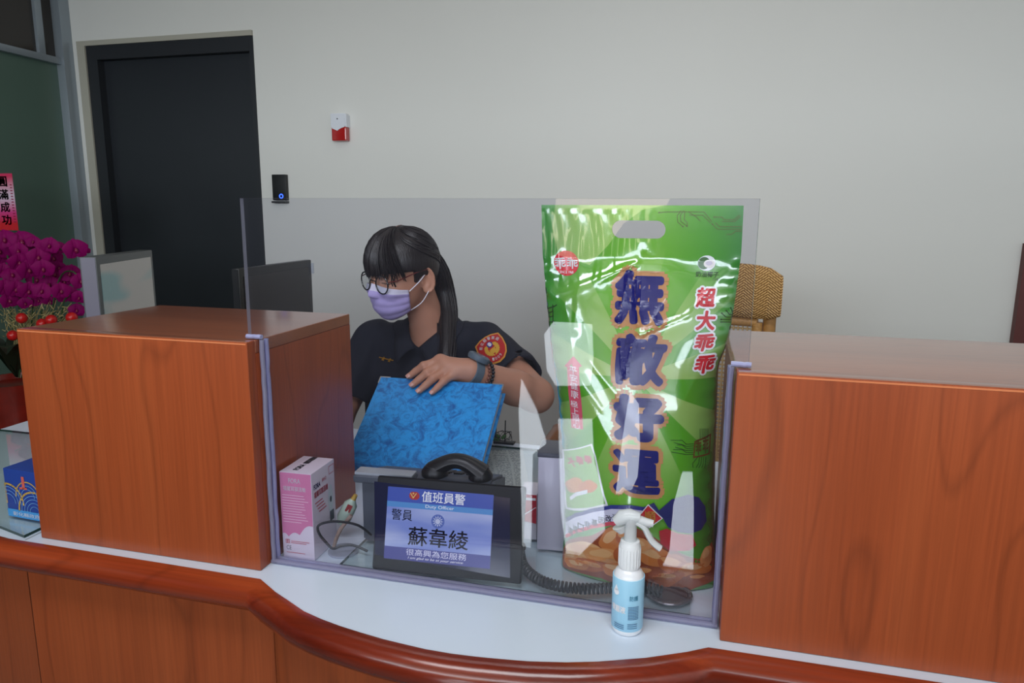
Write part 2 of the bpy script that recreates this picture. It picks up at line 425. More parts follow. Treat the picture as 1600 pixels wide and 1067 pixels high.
# bullnose rail swept along the curved edge, proud of the worktop
prof = []
for k in range(13):
    a = PI/2-PI*k/12
    prof.append((0.004+0.022*math.cos(a)**0.9 if math.cos(a) > 0 else 0.004, -0.0205+0.0215*math.sin(a)))
prof = [(0.0, 0.001)]+prof+[(0.0, -0.042)]
bm = nb(); rings = []
for i, (x, y) in enumerate(RP):
    a = Vector(RP[max(i-1, 0)]); c = Vector(RP[min(i+1, len(RP)-1)]); b_ = Vector((x, y))
    d1 = (b_-a).normalized() if i else (c-b_).normalized(); d2 = (c-b_).normalized() if i < len(RP)-1 else d1
    n1 = Vector((d1.y, -d1.x)); n2 = Vector((d2.y, -d2.x)); nn = (n1+n2).normalized(); k = 1/max(0.5, nn.dot(n1))
    rings.append([bm.verts.new((x+nn.x*px*k, y+nn.y*px*k, pz)) for px, pz in prof])
for A, B in zip(rings[:-1], rings[1:]):
    for k in range(len(prof)-1): bm.faces.new((A[k], B[k], B[k+1], A[k+1]))
bm.faces.new(rings[0]); bm.faces.new(rings[-1])
fin(bm, 'edge_rail', M_rail, ct)
# front panels below the rail, each panel its own sheet
def front_panel(pts, off=0.004):
    bm = nb(); A = []; B = []
    for x, y in pts:
        A.append((bm.verts.new((x, y-off+0.012, -0.03)), bm.verts.new((x, y-off+0.012, PUB)))); B.append((bm.verts.new((x, y+0.03, -0.03)), bm.verts.new((x, y+0.03, PUB))))
    n = len(pts)
    for i in range(n-1):
        bm.faces.new((A[i][0], A[i+1][0], A[i+1][1], A[i][1])); bm.faces.new((B[i][0], B[i][1], B[i+1][1], B[i+1][0]))
        bm.faces.new((A[i][0], B[i][0], B[i+1][0], A[i+1][0])); bm.faces.new((A[i][1], A[i+1][1], B[i+1][1], B[i][1]))
    for i in (0, n-1): bm.faces.new((A[i][0], A[i][1], B[i][1], B[i][0]))
    return fin(bm, 'front_panel', M_ch2, ct)
front_panel([(-0.965, 0.116), (-0.6, 0.03), (-0.418, -0.012)])
front_panel([(-0.4155, -0.0125), (0.02, -0.0155)])
front_panel([(0.0225, -0.018)]+RP[6:-3]+[(0.600, -0.020)])
front_panel([(0.6025, -0.0135), (2.3, -0.012)])
bm = nb(); add_box(bm, (-0.417, -0.004, PUB), (-0.4145, 0.01, -0.035)); fin(bm, 'panel_joint', M_black, ct)
box('desk_back', (-0.42, DESK_Y-0.03, FLOOR), (2.3, DESK_Y-0.01, -0.036), mat('desk_back_wood', (120, 70, 40), rough=0.5), ct)

# wooden privacy boxes standing on the counter
H = 0.3269
def hutch(x0, x1, dep, seed, label):
    t = thing('counter_box', label, 'wooden box', ((x0+x1)/2, dep/2, 0))
    m1 = wood('cherry_box_%d' % int(seed*10), (156, 73, 36), (149, 68, 32), (163, 79, 40), 'Z', rough=0.33, seed=seed)
    box('front_board', (x0, 0, 0.0005), (x1, 0.018, H), m1, t, bev=0.0018, seg=3)
    box('side_board', (x0, 0.018, 0.0005), (x0+0.018, dep, H-0.018), m1, t, bev=0.001)
    box('side_board', (x1-0.018, 0.018, 0.0005), (x1, dep, H-0.018), m1, t, bev=0.001)
    box('top_board', (x0, 0.0182, H-0.018), (x1, dep, H), M_chtop, t, bev=0.0022, seg=3)
    # thin glossy edging strips; the lighter front one is a painted edge highlight
    e = mat('edge_highlight', (214, 128, 84), rough=0.25, coat=0.3)
    box('edging', (x0+0.0018, 0.0006, H-0.0006), (x1-0.0018, 0.0175, H+0.0003), M_chtop, t, bev=0.0002)
    box('edging', (x0+0.0018, -0.0003, H-0.0035), (x1-0.0018, 0.001, H-0.0015), e, t)
    return t
hutch(-0.3854, 0.0, 0.2869, 2.1, 'cherry wood box on the counter left of the clear screen')
hutch(0.62, 1.50, 0.301, 7.7, 'cherry wood box on the counter right of the clear screen, rattan chair behind')

# ================================================================== clear acrylic screen between the boxes
PY = 0.0260; PT = 0.515; TH = 0.0075
M_acr = clear('acrylic_sheet', (0.945, 0.947, 0.975), gloss_rough=0.012, haze=0.004, haze_col=(0.8, 0.8, 0.95))
M_acre = clear('acrylic_edge', (0.62, 0.62, 0.74), gloss_rough=0.15, haze=0.35, haze_col=(0.62, 0.62, 0.78))
M_seal = mat('silicone_seal', (150, 152, 190), rough=0.25, spec=0.6, coat=0.3)
sc_ = thing('acrylic_screen', 'clear acrylic screen standing on the counter between the two wooden boxes', 'clear screen', (0.31, PY, 0))
poly = [(0.0012, 0.0006), (0.6188, 0.0006), (0.6188, H+0.001), (0.6336, H+0.001), (0.6336, PT), (-0.0155, PT), (-0.0155, H+0.001), (0.0012, H+0.001)]
bm = nb(); F_ = [bm.verts.new((x, PY, z)) for x, z in poly]; B_ = [bm.verts.new((x, PY+TH, z)) for x, z in poly]
bm.faces.new(F_); bm.faces.new(B_[::-1])
n = len(poly)
for i in range(n):
    f = bm.faces.new((F_[i], B_[i], B_[(i+1) % n], F_[(i+1) % n])); f.material_index = 1
me = bpy.data.meshes.new('sheet'); bm.to_mesh(me); bm.free(); me.materials.append(M_acr); me.materials.append(M_acre)
link_mesh('sheet', me, None, sc_, smooth=False)
def wob(a, b, n, amp, rnd):
    a = Vector(a); b = Vector(b); return [a.lerp(b, i/n)+Vector((rnd.uniform(-amp, amp), rnd.uniform(-amp, amp), rnd.uniform(-amp, amp)*0.5)) for i in range(n+1)]
rnd = random.Random(3)
M_seal2 = clear('clear_seal', (0.60, 0.59, 0.74), gloss_rough=0.12, haze=0.30, haze_col=(0.55, 0.54, 0.72))
tube('seal', wob((0.0052, PY-0.001, 0.004), (0.0052, PY-0.001, H), 22, 0.0005, rnd), 0.0032, M_seal2, sc_, n=8)
tube('seal', wob((0.0055, PY+TH+0.002, 0.004), (0.0055, PY+TH+0.002, H), 22, 0.0005, rnd), 0.0034, M_seal, sc_, n=8)
tube('seal', wob((0.6148, PY-0.001, 0.004), (0.6148, PY-0.001, H), 22, 0.0005, rnd), 0.0032, M_seal2, sc_, n=8)
tube('seal', wob((0.6145, PY+TH+0.002, 0.004), (0.6145, PY+TH+0.002, H), 22, 0.0005, rnd), 0.0034, M_seal, sc_, n=8)
tube('seal', wob((0.002, PY-0.001, 0.0042), (0.618, PY-0.001, 0.0042), 26, 0.0004, rnd), 0.0035, M_seal2, sc_, n=8)
tube('seal', wob((0.002, PY+TH+0.0002, 0.0042), (0.618, PY+TH+0.0002, 0.0042), 26, 0.0003, rnd), 0.0036, M_seal2, sc_, n=8)
tube('seal', wob((-0.017, PY-0.002, H+0.0038), (0.006, PY-0.001, H+0.0038), 6, 0.0008, rnd), 0.0032, M_seal, sc_, n=8)
tube('seal', wob((0.614, PY-0.001, H+0.0038), (0.636, PY-0.002, H+0.0038), 6, 0.0008, rnd), 0.0032, M_seal, sc_, n=8)

# glass sheets lying on the worktop
M_gls = clear('table_glass', (0.93, 0.965, 0.955), ior=1.5)
M_glse = mat('glass_edge', (20, 52, 46), rough=0.15)
def glass_sheet(x0, y0, x1, y1, label):
    bm = nb(); add_box(bm, (x0, y0, 0.0006), (x1, y1, 0.0052))
    for f in bm.faces: f.material_index = 0 if abs(f.normal.z) > 0.5 else 1
    bm.normal_update()
    for f in bm.faces: f.material_index = 0 if abs(f.normal.z) > 0.5 else 1
    me = bpy.data.meshes.new('glass_sheet'); bm.to_mesh(me); bm.free(); me.materials.append(M_gls); me.materials.append(M_glse)
    return tag(link_mesh('glass_sheet', me, None, None, smooth=False), label, 'glass sheet')
glass_sheet(-0.955, -0.008, -0.4095, 0.40, 'glass sheet covering the worktop left of the left wooden box')
bpy.context.view_layer.update()
glass_sheet(0.101, 0.040, 0.585, 0.60, 'glass sheet on the desk under the tablet and the snack bag')
# the left sheet follows the slanting end of the counter
o = [q for q in COL.objects if q.name == 'glass_sheet'][0]
for v in o.data.vertices:
    if v.co.x < -0.9 and v.co.y < 0.1: v.co.y = 0.125
o = tag(box('inlay_line', (-0.404, -0.012, 0.0002), (-0.402, 0.30, 0.0006), mat('groove_grey', (150, 160, 168), rough=0.6), ct), None)
# ================================================================== flat faces that carry print
class Face:
    def __init__(s, o, ex, ey):
        s.o = Vector(o); s.ex = Vector(ex).normalized(); e = Vector(ey); s.ey = (e-s.ex*e.dot(s.ex)).normalized(); s.n = s.ex.cross(s.ey)
    def px(s, u, v):
        d = RM @ Vector(((u-800)/FPX, -(v-533.5)/FPX, -1)); t = (s.o-CAM).dot(s.n)/d.dot(s.n); q = CAM+d*t-s.o
        return (q.dot(s.ex), q.dot(s.ey))
    def fn(s, off=0.0004): return lambda x, y: s.o+s.ex*x+s.ey*y+s.n*off
def fitbox(VF, x0, y0, x1, y1):
    V, F = VF; xs = [v[0] for v in V]; ys = [v[1] for v in V]
    ax, bx, ay, by = min(xs), max(xs), min(ys), max(ys)
    return [(x0+(x-ax)/(bx-ax)*(x1-x0), y0+(y-ay)/(by-ay)*(y1-y0)) for x, y in V], F
def put(name, face, s, rect, m, parent, bold=0.0, off=0.0005, shear=0.0):
    """lettering on a flat face; rect is (x0, y0, x1, y1) in face metres"""
    VF = fitbox(glyphs(s, 0.1, bold=bold, shear=shear), *rect)
    return decal(name, VF, face.fn(off), m, parent)
def prect(face, u0, v0, u1, v1):
    a = face.px((u0+u1)/2, v0); b = face.px((u0+u1)/2, v1); l = face.px(u0, (v0+v1)/2); r = face.px(u1, (v0+v1)/2)
    return (l[0], b[1], r[0], a[1])

# ================================================================== digital name display
TB = at(577, 893, z=0.0078)+Vector((0, 0.0075, 0)); TBR = at(812, 918, z=0.0078)+Vector((0, 0.0075, 0))
ex = (TBR-TB); ex.z = 0; Wt = ex.length; ex.normalize()
tilt = math.radians(14); back = Vector((-ex.y, ex.x, 0))
ey = (Vector((0, 0, 1))*math.cos(tilt)+back*math.sin(tilt))
tf = Face(TB, ex, ey)
Ht = tf.px(572, 737)[1]*0.5+tf.px(812, 765)[1]*0.5
tb = thing('name_display', 'black tablet display showing the duty officer name card', 'tablet', TB)
M_tab = mat('tablet_black', (10, 11, 14), rough=0.4, spec=0.25)
M_scr = mat('screen_off', (8, 9, 20), rough=0.12, emit=(30, 34, 70), estr=0.5)
MT = basis(TB, ex, ey)
bm = nb(); add_box(bm, (0, 0, -0.008), (Wt, Ht, 0), 0.0045, 3); fin(bm, 'bezel', M_tab, tb, M=MT)
def quad(face, pts): return [face.px(*p) for p in pts], [tuple(range(len(pts)))]
decal('glass_panel', quad(tf, [(585, 752), (797, 778), (797, 903), (586, 866)]), tf.fn(0.0004), M_scr, tb)
def em(name, c, s=0.55):
    return mat(name, (20, 20, 24), rough=0.2, emit=c, estr=s)
sr = [(607, 757), (771.5, 776), (771.5, 893), (609, 869)]
x0, y1 = tf.px(607, 757); x1 = tf.px(771.5, 776)[0]; y0 = (tf.px(609, 869)[1]+tf.px(771.5, 893)[1])/2; y1 = (y1+tf.px(771.5, 776)[1])/2
sw, sh_ = x1-x0, y1-y0
# screen picture: soft sky gradient in the card itself
m = bpy.data.materials.new('card_background'); m.use_nodes = True; nt = m.node_tree; b = nt.nodes['Principled BSDF']
b.inputs['Base Color'].default_value = (0.02, 0.02, 0.03, 1); b.inputs['Roughness'].default_value = 0.2
tcn = nt.nodes.new('ShaderNodeTexCoord'); mpn = nt.nodes.new('ShaderNodeMapping'); mpn.inputs['Scale'].default_value = (6, 30, 30)
nn = nt.nodes.new('ShaderNodeTexNoise'); nn.inputs['Scale'].default_value = 1.0
nt.links.new(tcn.outputs['Object'], mpn.inputs['Vector']); nt.links.new(mpn.outputs['Vector'], nn.inputs['Vector'])
cr = nt.nodes.new('ShaderNodeValToRGB'); cr.color_ramp.elements[0].color = (*s2l((122, 142, 216)), 1); cr.color_ramp.elements[1].color = (*s2l((182, 196, 240)), 1)
cr.color_ramp.elements[0].position = 0.35; cr.color_ramp.elements[1].position = 0.65
nt.links.new(nn.outputs['Fac'], cr.inputs['Fac']); nt.links.new(cr.outputs['Color'], b.inputs['Emission Color']); b.inputs['Emission Strength'].default_value = 0.72
M_card = m
def R2(fx0, fy0, fx1, fy1): return ([(x0+sw*fx0, y0+sh_*fy0), (x0+sw*fx1, y0+sh_*fy0), (x0+sw*fx1, y0+sh_*fy1), (x0+sw*fx0, y0+sh_*fy1)], [(0, 1, 2, 3)])
def rr(fx0, fy0, fx1, fy1): return (x0+sw*fx0, y0+sh_*fy0, x0+sw*fx1, y0+sh_*fy1)
scrn = decal('screen', R2(0, 0, 1, 1), tf.fn(0.0006), M_card, tb, label='lit screen showing the name card')
decal('title_band', R2(0, 0.80, 1, 1), tf.fn(0.0008), em('title_blue', (70, 96, 200), 0.6), scrn)
decal('subtitle_band', R2(0, 0.725, 1, 0.80), tf.fn(0.0008), em('subtitle_blue', (92, 160, 236), 0.6), scrn)
decal('footer_band', R2(0, 0, 1, 0.175), tf.fn(0.0008), em('footer_blue', (84, 88, 172), 0.6), scrn)
M_ew = em('card_white', (235, 240, 250), 0.8); M_ei = mat('card_ink', (14, 14, 40), rough=0.2); M_er = em('card_red', (190, 60, 60), 0.6)
put('title_lettering', tf, '值班員警', rr(0.33, 0.825, 0.74, 0.975), M_ew, scrn, bold=0.0006, off=0.001)
put('subtitle_lettering', tf, 'Duty Officer', rr(0.37, 0.732, 0.64, 0.79), M_ew, scrn, off=0.001)
put('rank_lettering', tf, '警員', rr(0.05, 0.545, 0.25, 0.70), M_ei, scrn, bold=0.0006, off=0.001)
put('name_lettering', tf, '蘇韋綾', rr(0.22, 0.215, 0.79, 0.475), M_ei, scrn, bold=0.0011, off=0.001)
put('footer_lettering', tf, '很高興為您服務', rr(0.21, 0.075, 0.78, 0.165), em('footer_text', (214, 218, 246), 0.85), scrn, off=0.001)
put('motto_lettering', tf, 'I am glad to be at your service', rr(0.23, 0.018, 0.75, 0.06), M_ew, scrn, off=0.001, shear=0.3)
def star(r1, r2, n):
    return [((r1 if k % 2 == 0 else r2)*math.cos(PI*k/n), (r1 if k % 2 == 0 else r2)*math.sin(PI*k/n)) for k in range(2*n)], [tuple(range(2*n))]
cx, cy = x0+sw*0.495, y0+sh_*0.575; M_eb = em('emblem_blue', (96, 120, 206), 0.6); M_el = em('emblem_light', (196, 206, 242), 0.7)
decal('emblem', move2(disc2(0.0095), cx, cy), tf.fn(0.001), M_eb, scrn)
decal('emblem', move2(star(0.008, 0.0042, 12), cx, cy), tf.fn(0.0012), M_el, scrn)
decal('emblem', move2(disc2(0.0045), cx, cy), tf.fn(0.0014), M_eb, scrn)
decal('emblem', move2(disc2(0.0036), cx, cy), tf.fn(0.0016), M_el, scrn)
cx, cy = x0+sw*0.255, y0+sh_*0.9
decal('badge', join2(move2(disc2(0.0055), cx-0.0015, cy), move2(disc2(0.0055), cx+0.0025, cy)), tf.fn(0.001), M_er, scrn)
decal('badge', join2(line2([(cx-0.005, cy+0.003), (cx-0.001, cy-0.003), (cx+0.003, cy+0.003)], 0.0013), move2(disc2(0.0013), cx-0.001, cy+0.003)), tf.fn(0.0012), em('badge_gold', (226, 190, 110), 0.7), scrn)
# stand bracket behind the display
bm = nb(); add_box(bm, (Wt*0.35, 0.0, -0.055), (Wt*0.65, 0.005, -0.008), 0.001, M=Matrix.Translation((0, 0.013, 0))); add_box(bm, (Wt*0.42, 0.0, -0.018), (Wt*0.58, Ht*0.5, -0.0081), 0.001)
fin(bm, 'stand', M_tab, tb, M=MT)

# ================================================================== desk phone behind the display
M_ph = mat('phone_grey', (74, 80, 90), rough=0.4)
M_phs = mat('phone_silver', (176, 182, 190), rough=0.3, metal=0.3)
ph = thing('desk_phone', 'grey desk phone with black handset behind the black tablet display', 'telephone', (0.19, 0.13, 0.005))
pbl = at(548, 866, z=0.0055)
px0, py0 = pbl.x, TB.y+0.045
MP = basis((px0, py0+0.03, 0.0068), ex, back)
side = [(0, 0), (0.10, 0), (0.10, 0.085), (0.02, 0.108), (0, 0.106)]
bm = nb(); L0 = [bm.verts.new((0, a, b)) for a, b in side]; L1 = [bm.verts.new((0.20, a, b)) for a, b in side]
bm.faces.new(L0); bm.faces.new(L1)
for i in range(len(side)): bm.faces.new((L0[i], L0[(i+1) % len(side)], L1[(i+1) % len(side)], L1[i]))
bmesh.ops.bevel(bm, geom=bm.edges[:], offset=0.004, segments=2, affect='EDGES'); fin(bm, 'phone_body', M_ph, ph, M=MP)
bm = nb(); add_box(bm, (-0.008, -0.012, 0.098), (0.085, 0.016, 0.110), 0.005, 3); fin(bm, 'top_ledge', M_ph, ph, M=MP)
bm = nb(); add_box(bm, (-0.006, -0.010, 0.110), (0.083, 0.014, 0.1145), 0.002, 2); fin(bm, 'silver_strip', M_phs, ph, M=MP)
bm = nb()
for i in range(4):
    for j in range(3): add_box(bm, (0.11+j*0.02, 0.045+i*0.012, 0.098-i*0.004), (0.124+j*0.02, 0.053+i*0.012, 0.103-i*0.004), 0.001)
fin(bm, 'keypad', M_black, ph, M=MP)
# handset: two cups joined by an arched grip, lying across the cradle
hs = []
for i in range(15):
    t = i/14; hs.append(MP @ Vector((0.105+0.075*t, 0.025+0.0*t, 0.112+0.018*math.sin(PI*t))))
bm = nb()
add_tube(bm, hs, [0.015-0.004*math.sin(PI*i/14) for i in range(15)], 12, flat=1.35)
A = MP @ Vector((0.108, 0.022, 0.104)); B = MP @ Vector((0.178, 0.022, 0.104))
add_lathe(bm, [(0.017, -0.016), (0.02, -0.012), (0.02, 0.010), (0.014, 0.018)], A, 20); add_lathe(bm, [(0.015, -0.02), (0.018, -0.014), (0.018, 0.008), (0.012, 0.018)], B, 20)
fin(bm, 'handset', M_black, ph)
# coiled cord
def coil(name, pts, R, r, turns, m, parent, seg=9):
    pts = [Vector(p) for p in pts]
    L_ = [0]
    for a, b in zip(pts[:-1], pts[1:]): L_.append(L_[-1]+(b-a).length)
    def P(t):
        s = t*L_[-1]
        for i in range(len(pts)-1):
            if s <= L_[i+1] or i == len(pts)-2: return pts[i].lerp(pts[i+1], (s-L_[i])/(L_[i+1]-L_[i]))
    out = []; N_ = turns*seg
    for k in range(N_+1):
        t = k/N_; p = P(t); d = (P(min(1, t+0.02))-P(max(0, t-0.02))).normalized(); a = d.cross(Vector((0, 0, 1))).normalized(); b = d.cross(a)
        th = 2*PI*k/seg; out.append(p+a*R*math.cos(th)+b*R*math.sin(th))
    return tube(name, out, r, m, parent, n=6)
def smooth_path(pts, n=8):
    pts = [Vector(p) for p in pts]; out = []
    for i in range(len(pts)-1):
        p0 = pts[max(i-1, 0)]; p1 = pts[i]; p2 = pts[i+1]; p3 = pts[min(i+2, len(pts)-1)]
        for k in range(n):
            t = k/n; out.append(0.5*((2*p1)+(p2-p0)*t+(2*p0-5*p1+4*p2-p3)*t*t+(3*p1-p0-3*p2+p3)*t**3))
    return out+[pts[-1]]
M_cord = mat('black_cord', (22, 23, 26), rough=0.4)
cp = [at(812, 862, z=0.02), at(818, 884, z=0.0155), at(838, 903, z=0.0142), at(870, 915, z=0.0142), at(915, 920, z=0.0142), at(960, 918, z=0.0142), at(1000, 916, z=0.0142), at(1035, 924, z=0.0142)]
cp = smooth_path(cp, 6)
coil('coiled_cord', cp, 0.0058, 0.0021, 44, M_cord, ph)
tube('cord_tail', smooth_path([MP @ Vector((0.19, 0.05, 0.03)), at(818, 850, z=0.03), cp[0]], 5), 0.002, M_cord, ph)

# ================================================================== thermometer box
fb = at(437, 869, z=0.001); fb.x = 0.0085
fr_ = at(490, 876, z=0.001); fw = max(0.05, fr_.x-fb.x)
exf = Vector((fr_.x-fb.x, fr_.y-fb.y, 0)).normalized(); eyf = Vector((-exf.y, exf.x, 0))
ff = Face(fb, exf, (0, 0, 1)); fh = ff.px(481, 741)[1]; fd = 0.068
pk = thing('thermometer_box', 'pink and white thermometer carton against the side of the left wooden box', 'carton', fb)
M_pw = mat('carton_white', (226, 214, 228), rough=0.35); M_pp = mat('carton_pink', (214, 128, 170), rough=0.35)
MF = basis(fb, exf, eyf)
body = box('carton', (0, 0, 0), (fw, fd, fh), M_pw, pk, bev=0.0008, M=MF)
cl = [(0.0006, fh-0.0006), (0.0006, fh*0.30)]
for (xa, xb, ya, yb, hb) in ((0.0, 0.20, 0.285, 0.255, 0.02), (0.20, 0.56, 0.255, 0.285, 0.035), (0.56, 0.99, 0.285, 0.40, 0.045)):
    for k in range(10):
        t = k/9; cl.append((max(0.0006, min(fw-0.0006, fw*(xa+(xb-xa)*t))), fh*(ya+(yb-ya)*t+hb*math.sin(PI*t))))
cl.append((fw-0.0006, fh-0.0006))
decal('pink_print', (cl, [tuple(range(len(cl)))]), ff.fn(0.0003), M_pp, pk)
M_wi = mat('print_white', (244, 244, 248), rough=0.5); M_ri = mat('print_red', (196, 60, 84), rough=0.5); M_ni = mat('print_navy', (44, 48, 116), rough=0.5); M_gi = mat('print_grey', (110, 116, 130), rough=0.5)
put('lettering', ff, 'FORA', (fw*0.28, fh*0.88, fw*0.66, fh*0.935), M_wi, pk, bold=0.002)
put('lettering', ff, '福爾耳額溫槍', (fw*0.1, fh*0.79, fw*0.82, fh*0.845), M_wi, pk, bold=0.001)
M_pl = mat('print_pale', (240, 206, 224), rough=0.5)
rnd = random.Random(11); L_ = []
for i in range(11):
    yy = fh*(0.74-0.031*i); L_.append(line2([(fw*0.07, yy), (fw*rnd.uniform(0.6, 0.9), yy)], 0.0009))
decal('fine_print', join2(*L_), ff.fn(0.0006), M_pl, pk)
put('lettering', ff, 'CE', (fw*0.12, fh*0.10, fw*0.27, fh*0.15), M_gi, pk)
L_ = [line2([(fw*0.28, fh*0.205), (fw*0.85, fh*0.205)], 0.0008), line2([(fw*0.28, fh*0.185), (fw*0.75, fh*0.185)], 0.0008), line2([(fw*0.12, fh*0.07), (fw*0.7, fh*0.07)], 0.0008),
      line2([(fw*0.11, fh*0.22), (fw*0.22, fh*0.22), (fw*0.22, fh*0.18), (fw*0.11, fh*0.18), (fw*0.11, fh*0.22)], 0.0007), line2([(fw*0.13, fh*0.2), (fw*0.2, fh*0.2)], 0.0007), line2([(fw*0.165, fh*0.22), (fw*0.165, fh*0.18)], 0.0007)]
decal('fine_print', join2(*L_), ff.fn(0.0006), M_ri, pk)
fs = Face(fb+exf*fw, eyf, (0, 0, 1)); 
put('lettering', fs, 'FORA', (fd*0.08, fh*0.80, fd*0.36, fh*0.86), M_ni, pk, bold=0.003)
put('lettering', fs, 'IR42', (fd*0.44, fh*0.83, fd*0.62, fh*0.87), M_ri, pk, bold=0.001)
put('lettering', fs, '福爾耳額溫槍', (fd*0.08, fh*0.70, fd*0.68, fh*0.775), M_ri, pk, bold=0.002)
decal('seal_print', line2([(fd*0.75, fh*0.86), (fd*0.96, fh*0.86), (fd*0.96, fh*0.95), (fd*0.75, fh*0.95), (fd*0.75, fh*0.86)], 0.0008), fs.fn(), M_ri, pk)
L_ = []
for i in range(4): L_.append(line2([(fd*(0.12+0.05*i), fh*(0.64-0.04*i)), (fd*(0.42+0.05*i), fh*(0.64-0.04*i))], 0.0016))
decal('fine_print', join2(*L_), fs.fn(), M_ri, pk)
decal('device_print', move2(disc2(0.0075, 24, 0.023), fd*0.78, fh*0.56), fs.fn(), mat('print_device', (206, 216, 224), rough=0.4), pk)
decal('device_print', join2(move2(disc2(0.003, 16, 0.005), fd*0.78, fh*0.56), ([(fd*0.72, fh*0.30), (fd*0.9, fh*0.30), (fd*0.9, fh*0.42), (fd*0.72, fh*0.42)], [(0, 1, 2, 3)])), fs.fn(0.0007), mat('print_dark', (50, 54, 70), rough=0.4), pk)
ft = Face(fb+Vector((0, 0, fh)), exf, eyf)
V = glyphs('FORA', 0.1, bold=0.003); decal('lettering', fitbox(move2(V, 0, 0, PI/2), fw*0.3, fd*0.15, fw*0.48, fd*0.5), ft.fn(), M_ni, pk)
V = glyphs('福爾耳額溫槍', 0.1, bold=0.003); decal('lettering', fitbox(move2(V, 0, 0, PI/2), fw*0.3, fd*0.55, fw*0.5, fd*0.98), ft.fn(), M_ri, pk)

# ================================================================== spray bottle
bp_ = at(979, 975, z=0.0); BY = -0.0045
bc = at(979, 940, y=BY); bx = at(979, 960, y=BY).x+0.0008
def bz(v): return at(979, v, y=BY).z
sp = thing('spray_bottle', 'small white spray bottle with pale blue label in front of the clear screen', 'spray bottle', (bx, BY, 0))
M_bot = mat('bottle_white', (236, 238, 242), rough=0.25, sub=0.0, coat=0.3); M_lab = mat('label_blue', (160, 210, 236), rough=0.35)
M_cap = mat('cap_white', (228, 230, 232), rough=0.35)
R_b = 0.0188; zs = bz(885); zc0 = bz(881); zc1 = bz(843)
lathe('bottle', [(0, 0.0002), (R_b*0.86, 0.0002), (R_b*0.97, 0.003), (R_b, 0.006), (R_b, zs-0.016), (R_b*0.96, zs-0.009), (R_b*0.82, zs-0.003), (R_b*0.62, zs), (R_b*0.6, zs+0.004), (0, zs+0.004)], (bx, BY, 0), M_bot, sp, 40)
z0l, z1l = bz(974), bz(896)
lb = lathe('label', [(R_b+0.0001, z0l), (R_b+0.0003, z0l+0.0003), (R_b+0.0003, z1l-0.0003), (R_b+0.0001, z1l)], (bx, BY, 0), M_lab, sp, 40)
def cyl_fn(th0, off=0.0006):
    return lambda x, y: (bx+(R_b+off)*math.cos(th0+x/R_b), BY+(R_b+off)*math.sin(th0+x/R_b), y)
thc = math.atan2(CAM.y-BY, CAM.x-bx)
f0 = cyl_fn(thc)
hz = z1l-z0l
decal('lettering', fitbox(glyphs('防護', 0.1, bold=0.001), 0.002, z0l+hz*0.62, 0.0125, z0l+hz*0.72), f0, mat('label_teal', (70, 150, 180), rough=0.5), lb, step=0.002)
decal('lettering', fitbox(glyphs('噴霧液', 0.1, bold=0.004), -0.022, z0l+hz*0.36, -0.002, z0l+hz*0.50), f0, M_wi, lb, step=0.002)
L_ = []
for i in range(5):
    for j in range(9):
        L_.append(line2([(0.0012+i*0.0026, z0l+hz*(0.50-0.03*j)), (0.0028+i*0.0026, z0l+hz*(0.50-0.03*j))], 0.0009))
for i in range(3): L_.append(line2([(0.001, z0l+hz*(0.16-0.04*i)), (0.012, z0l+hz*(0.16-0.04*i))], 0.0009)); L_.append(line2([(-0.016, z0l+hz*(0.13-0.035*i)), (-0.004, z0l+hz*(0.13-0.035*i))], 0.0009))
decal('fine_print', join2(*L_), cyl_fn(thc, 0.0007), mat('label_ink', (70, 110, 150), rough=0.5), lb, step=0.002)
decal('drop_print', join2(move2(disc2(0.0042), -0.015, z0l+hz*0.75), ([(-0.0188, z0l+hz*0.77), (-0.0112, z0l+hz*0.77), (-0.015, z0l+hz*0.89)], [(0, 1, 2)])), f0, M_wi, lb, step=0.002)
cz = [(0.0125, zc0-0.002), (0.0128, zc0+0.001)]
bm = nb(); n_r = 44; prof_ = [(0.0, zc0-0.002), (0.0126, zc0-0.002), (0.0128, zc1-0.006), (0.0118, zc1-0.004), (0.0112, zc1), (0, zc1)]
add_lathe(bm, prof_, (bx, BY, 0), n_r)
for k in range(22):
    a = 2*PI*k/22; add_tube(bm, [(bx+0.0128*math.cos(a), BY+0.0128*math.sin(a), zc0), (bx+0.0128*math.cos(a), BY+0.0128*math.sin(a), zc1-0.008)], 0.0005, 5)
fin(bm, 'screw_cap', M_cap, sp)
M_trg = mat('trigger_translucent', (226, 230, 232), rough=0.3, alpha=0.72, coat=0.3)
zt = bz(802)
rt = Vector((0.97, 0.05, 0)).normalized()
def bp3(u, v):
    p = at(u, v, y=BY); return Vector((p.x, BY, p.z))
bm = nb()
add_lathe(bm, [(0, zc1), (0.0075, zc1), (0.0072, zt-0.012), (0.0085, zt-0.010), (0.0085, zt-0.003), (0.006, zt), (0, zt)], (bx, BY, 0), 24)
add_tube(bm, [bp3(962, 815), bp3(972, 808), bp3(985, 806), bp3(1000, 809)], [0.006, 0.009, 0.0088, 0.006], 14)
add_tube(bm, [bp3(968, 822), bp3(972, 832)], [0.009, 0.004], 14)
fin(bm, 'spray_head', M_trg, sp)
bm = nb(); add_tube(bm, [bp3(998, 812), bp3(1010, 816), bp3(1021, 818)], [0.0056, 0.005, 0.0042], 14); fin(bm, 'nozzle', M_trg, sp)
bm = nb(); add_tube(bm, smooth_path([bp3(994, 815), bp3(1006, 823), bp3(1013, 836), bp3(1020, 847), bp3(1032, 857)], 5), 0.0038, 10, flat=1.5); fin(bm, 'trigger', M_trg, sp)

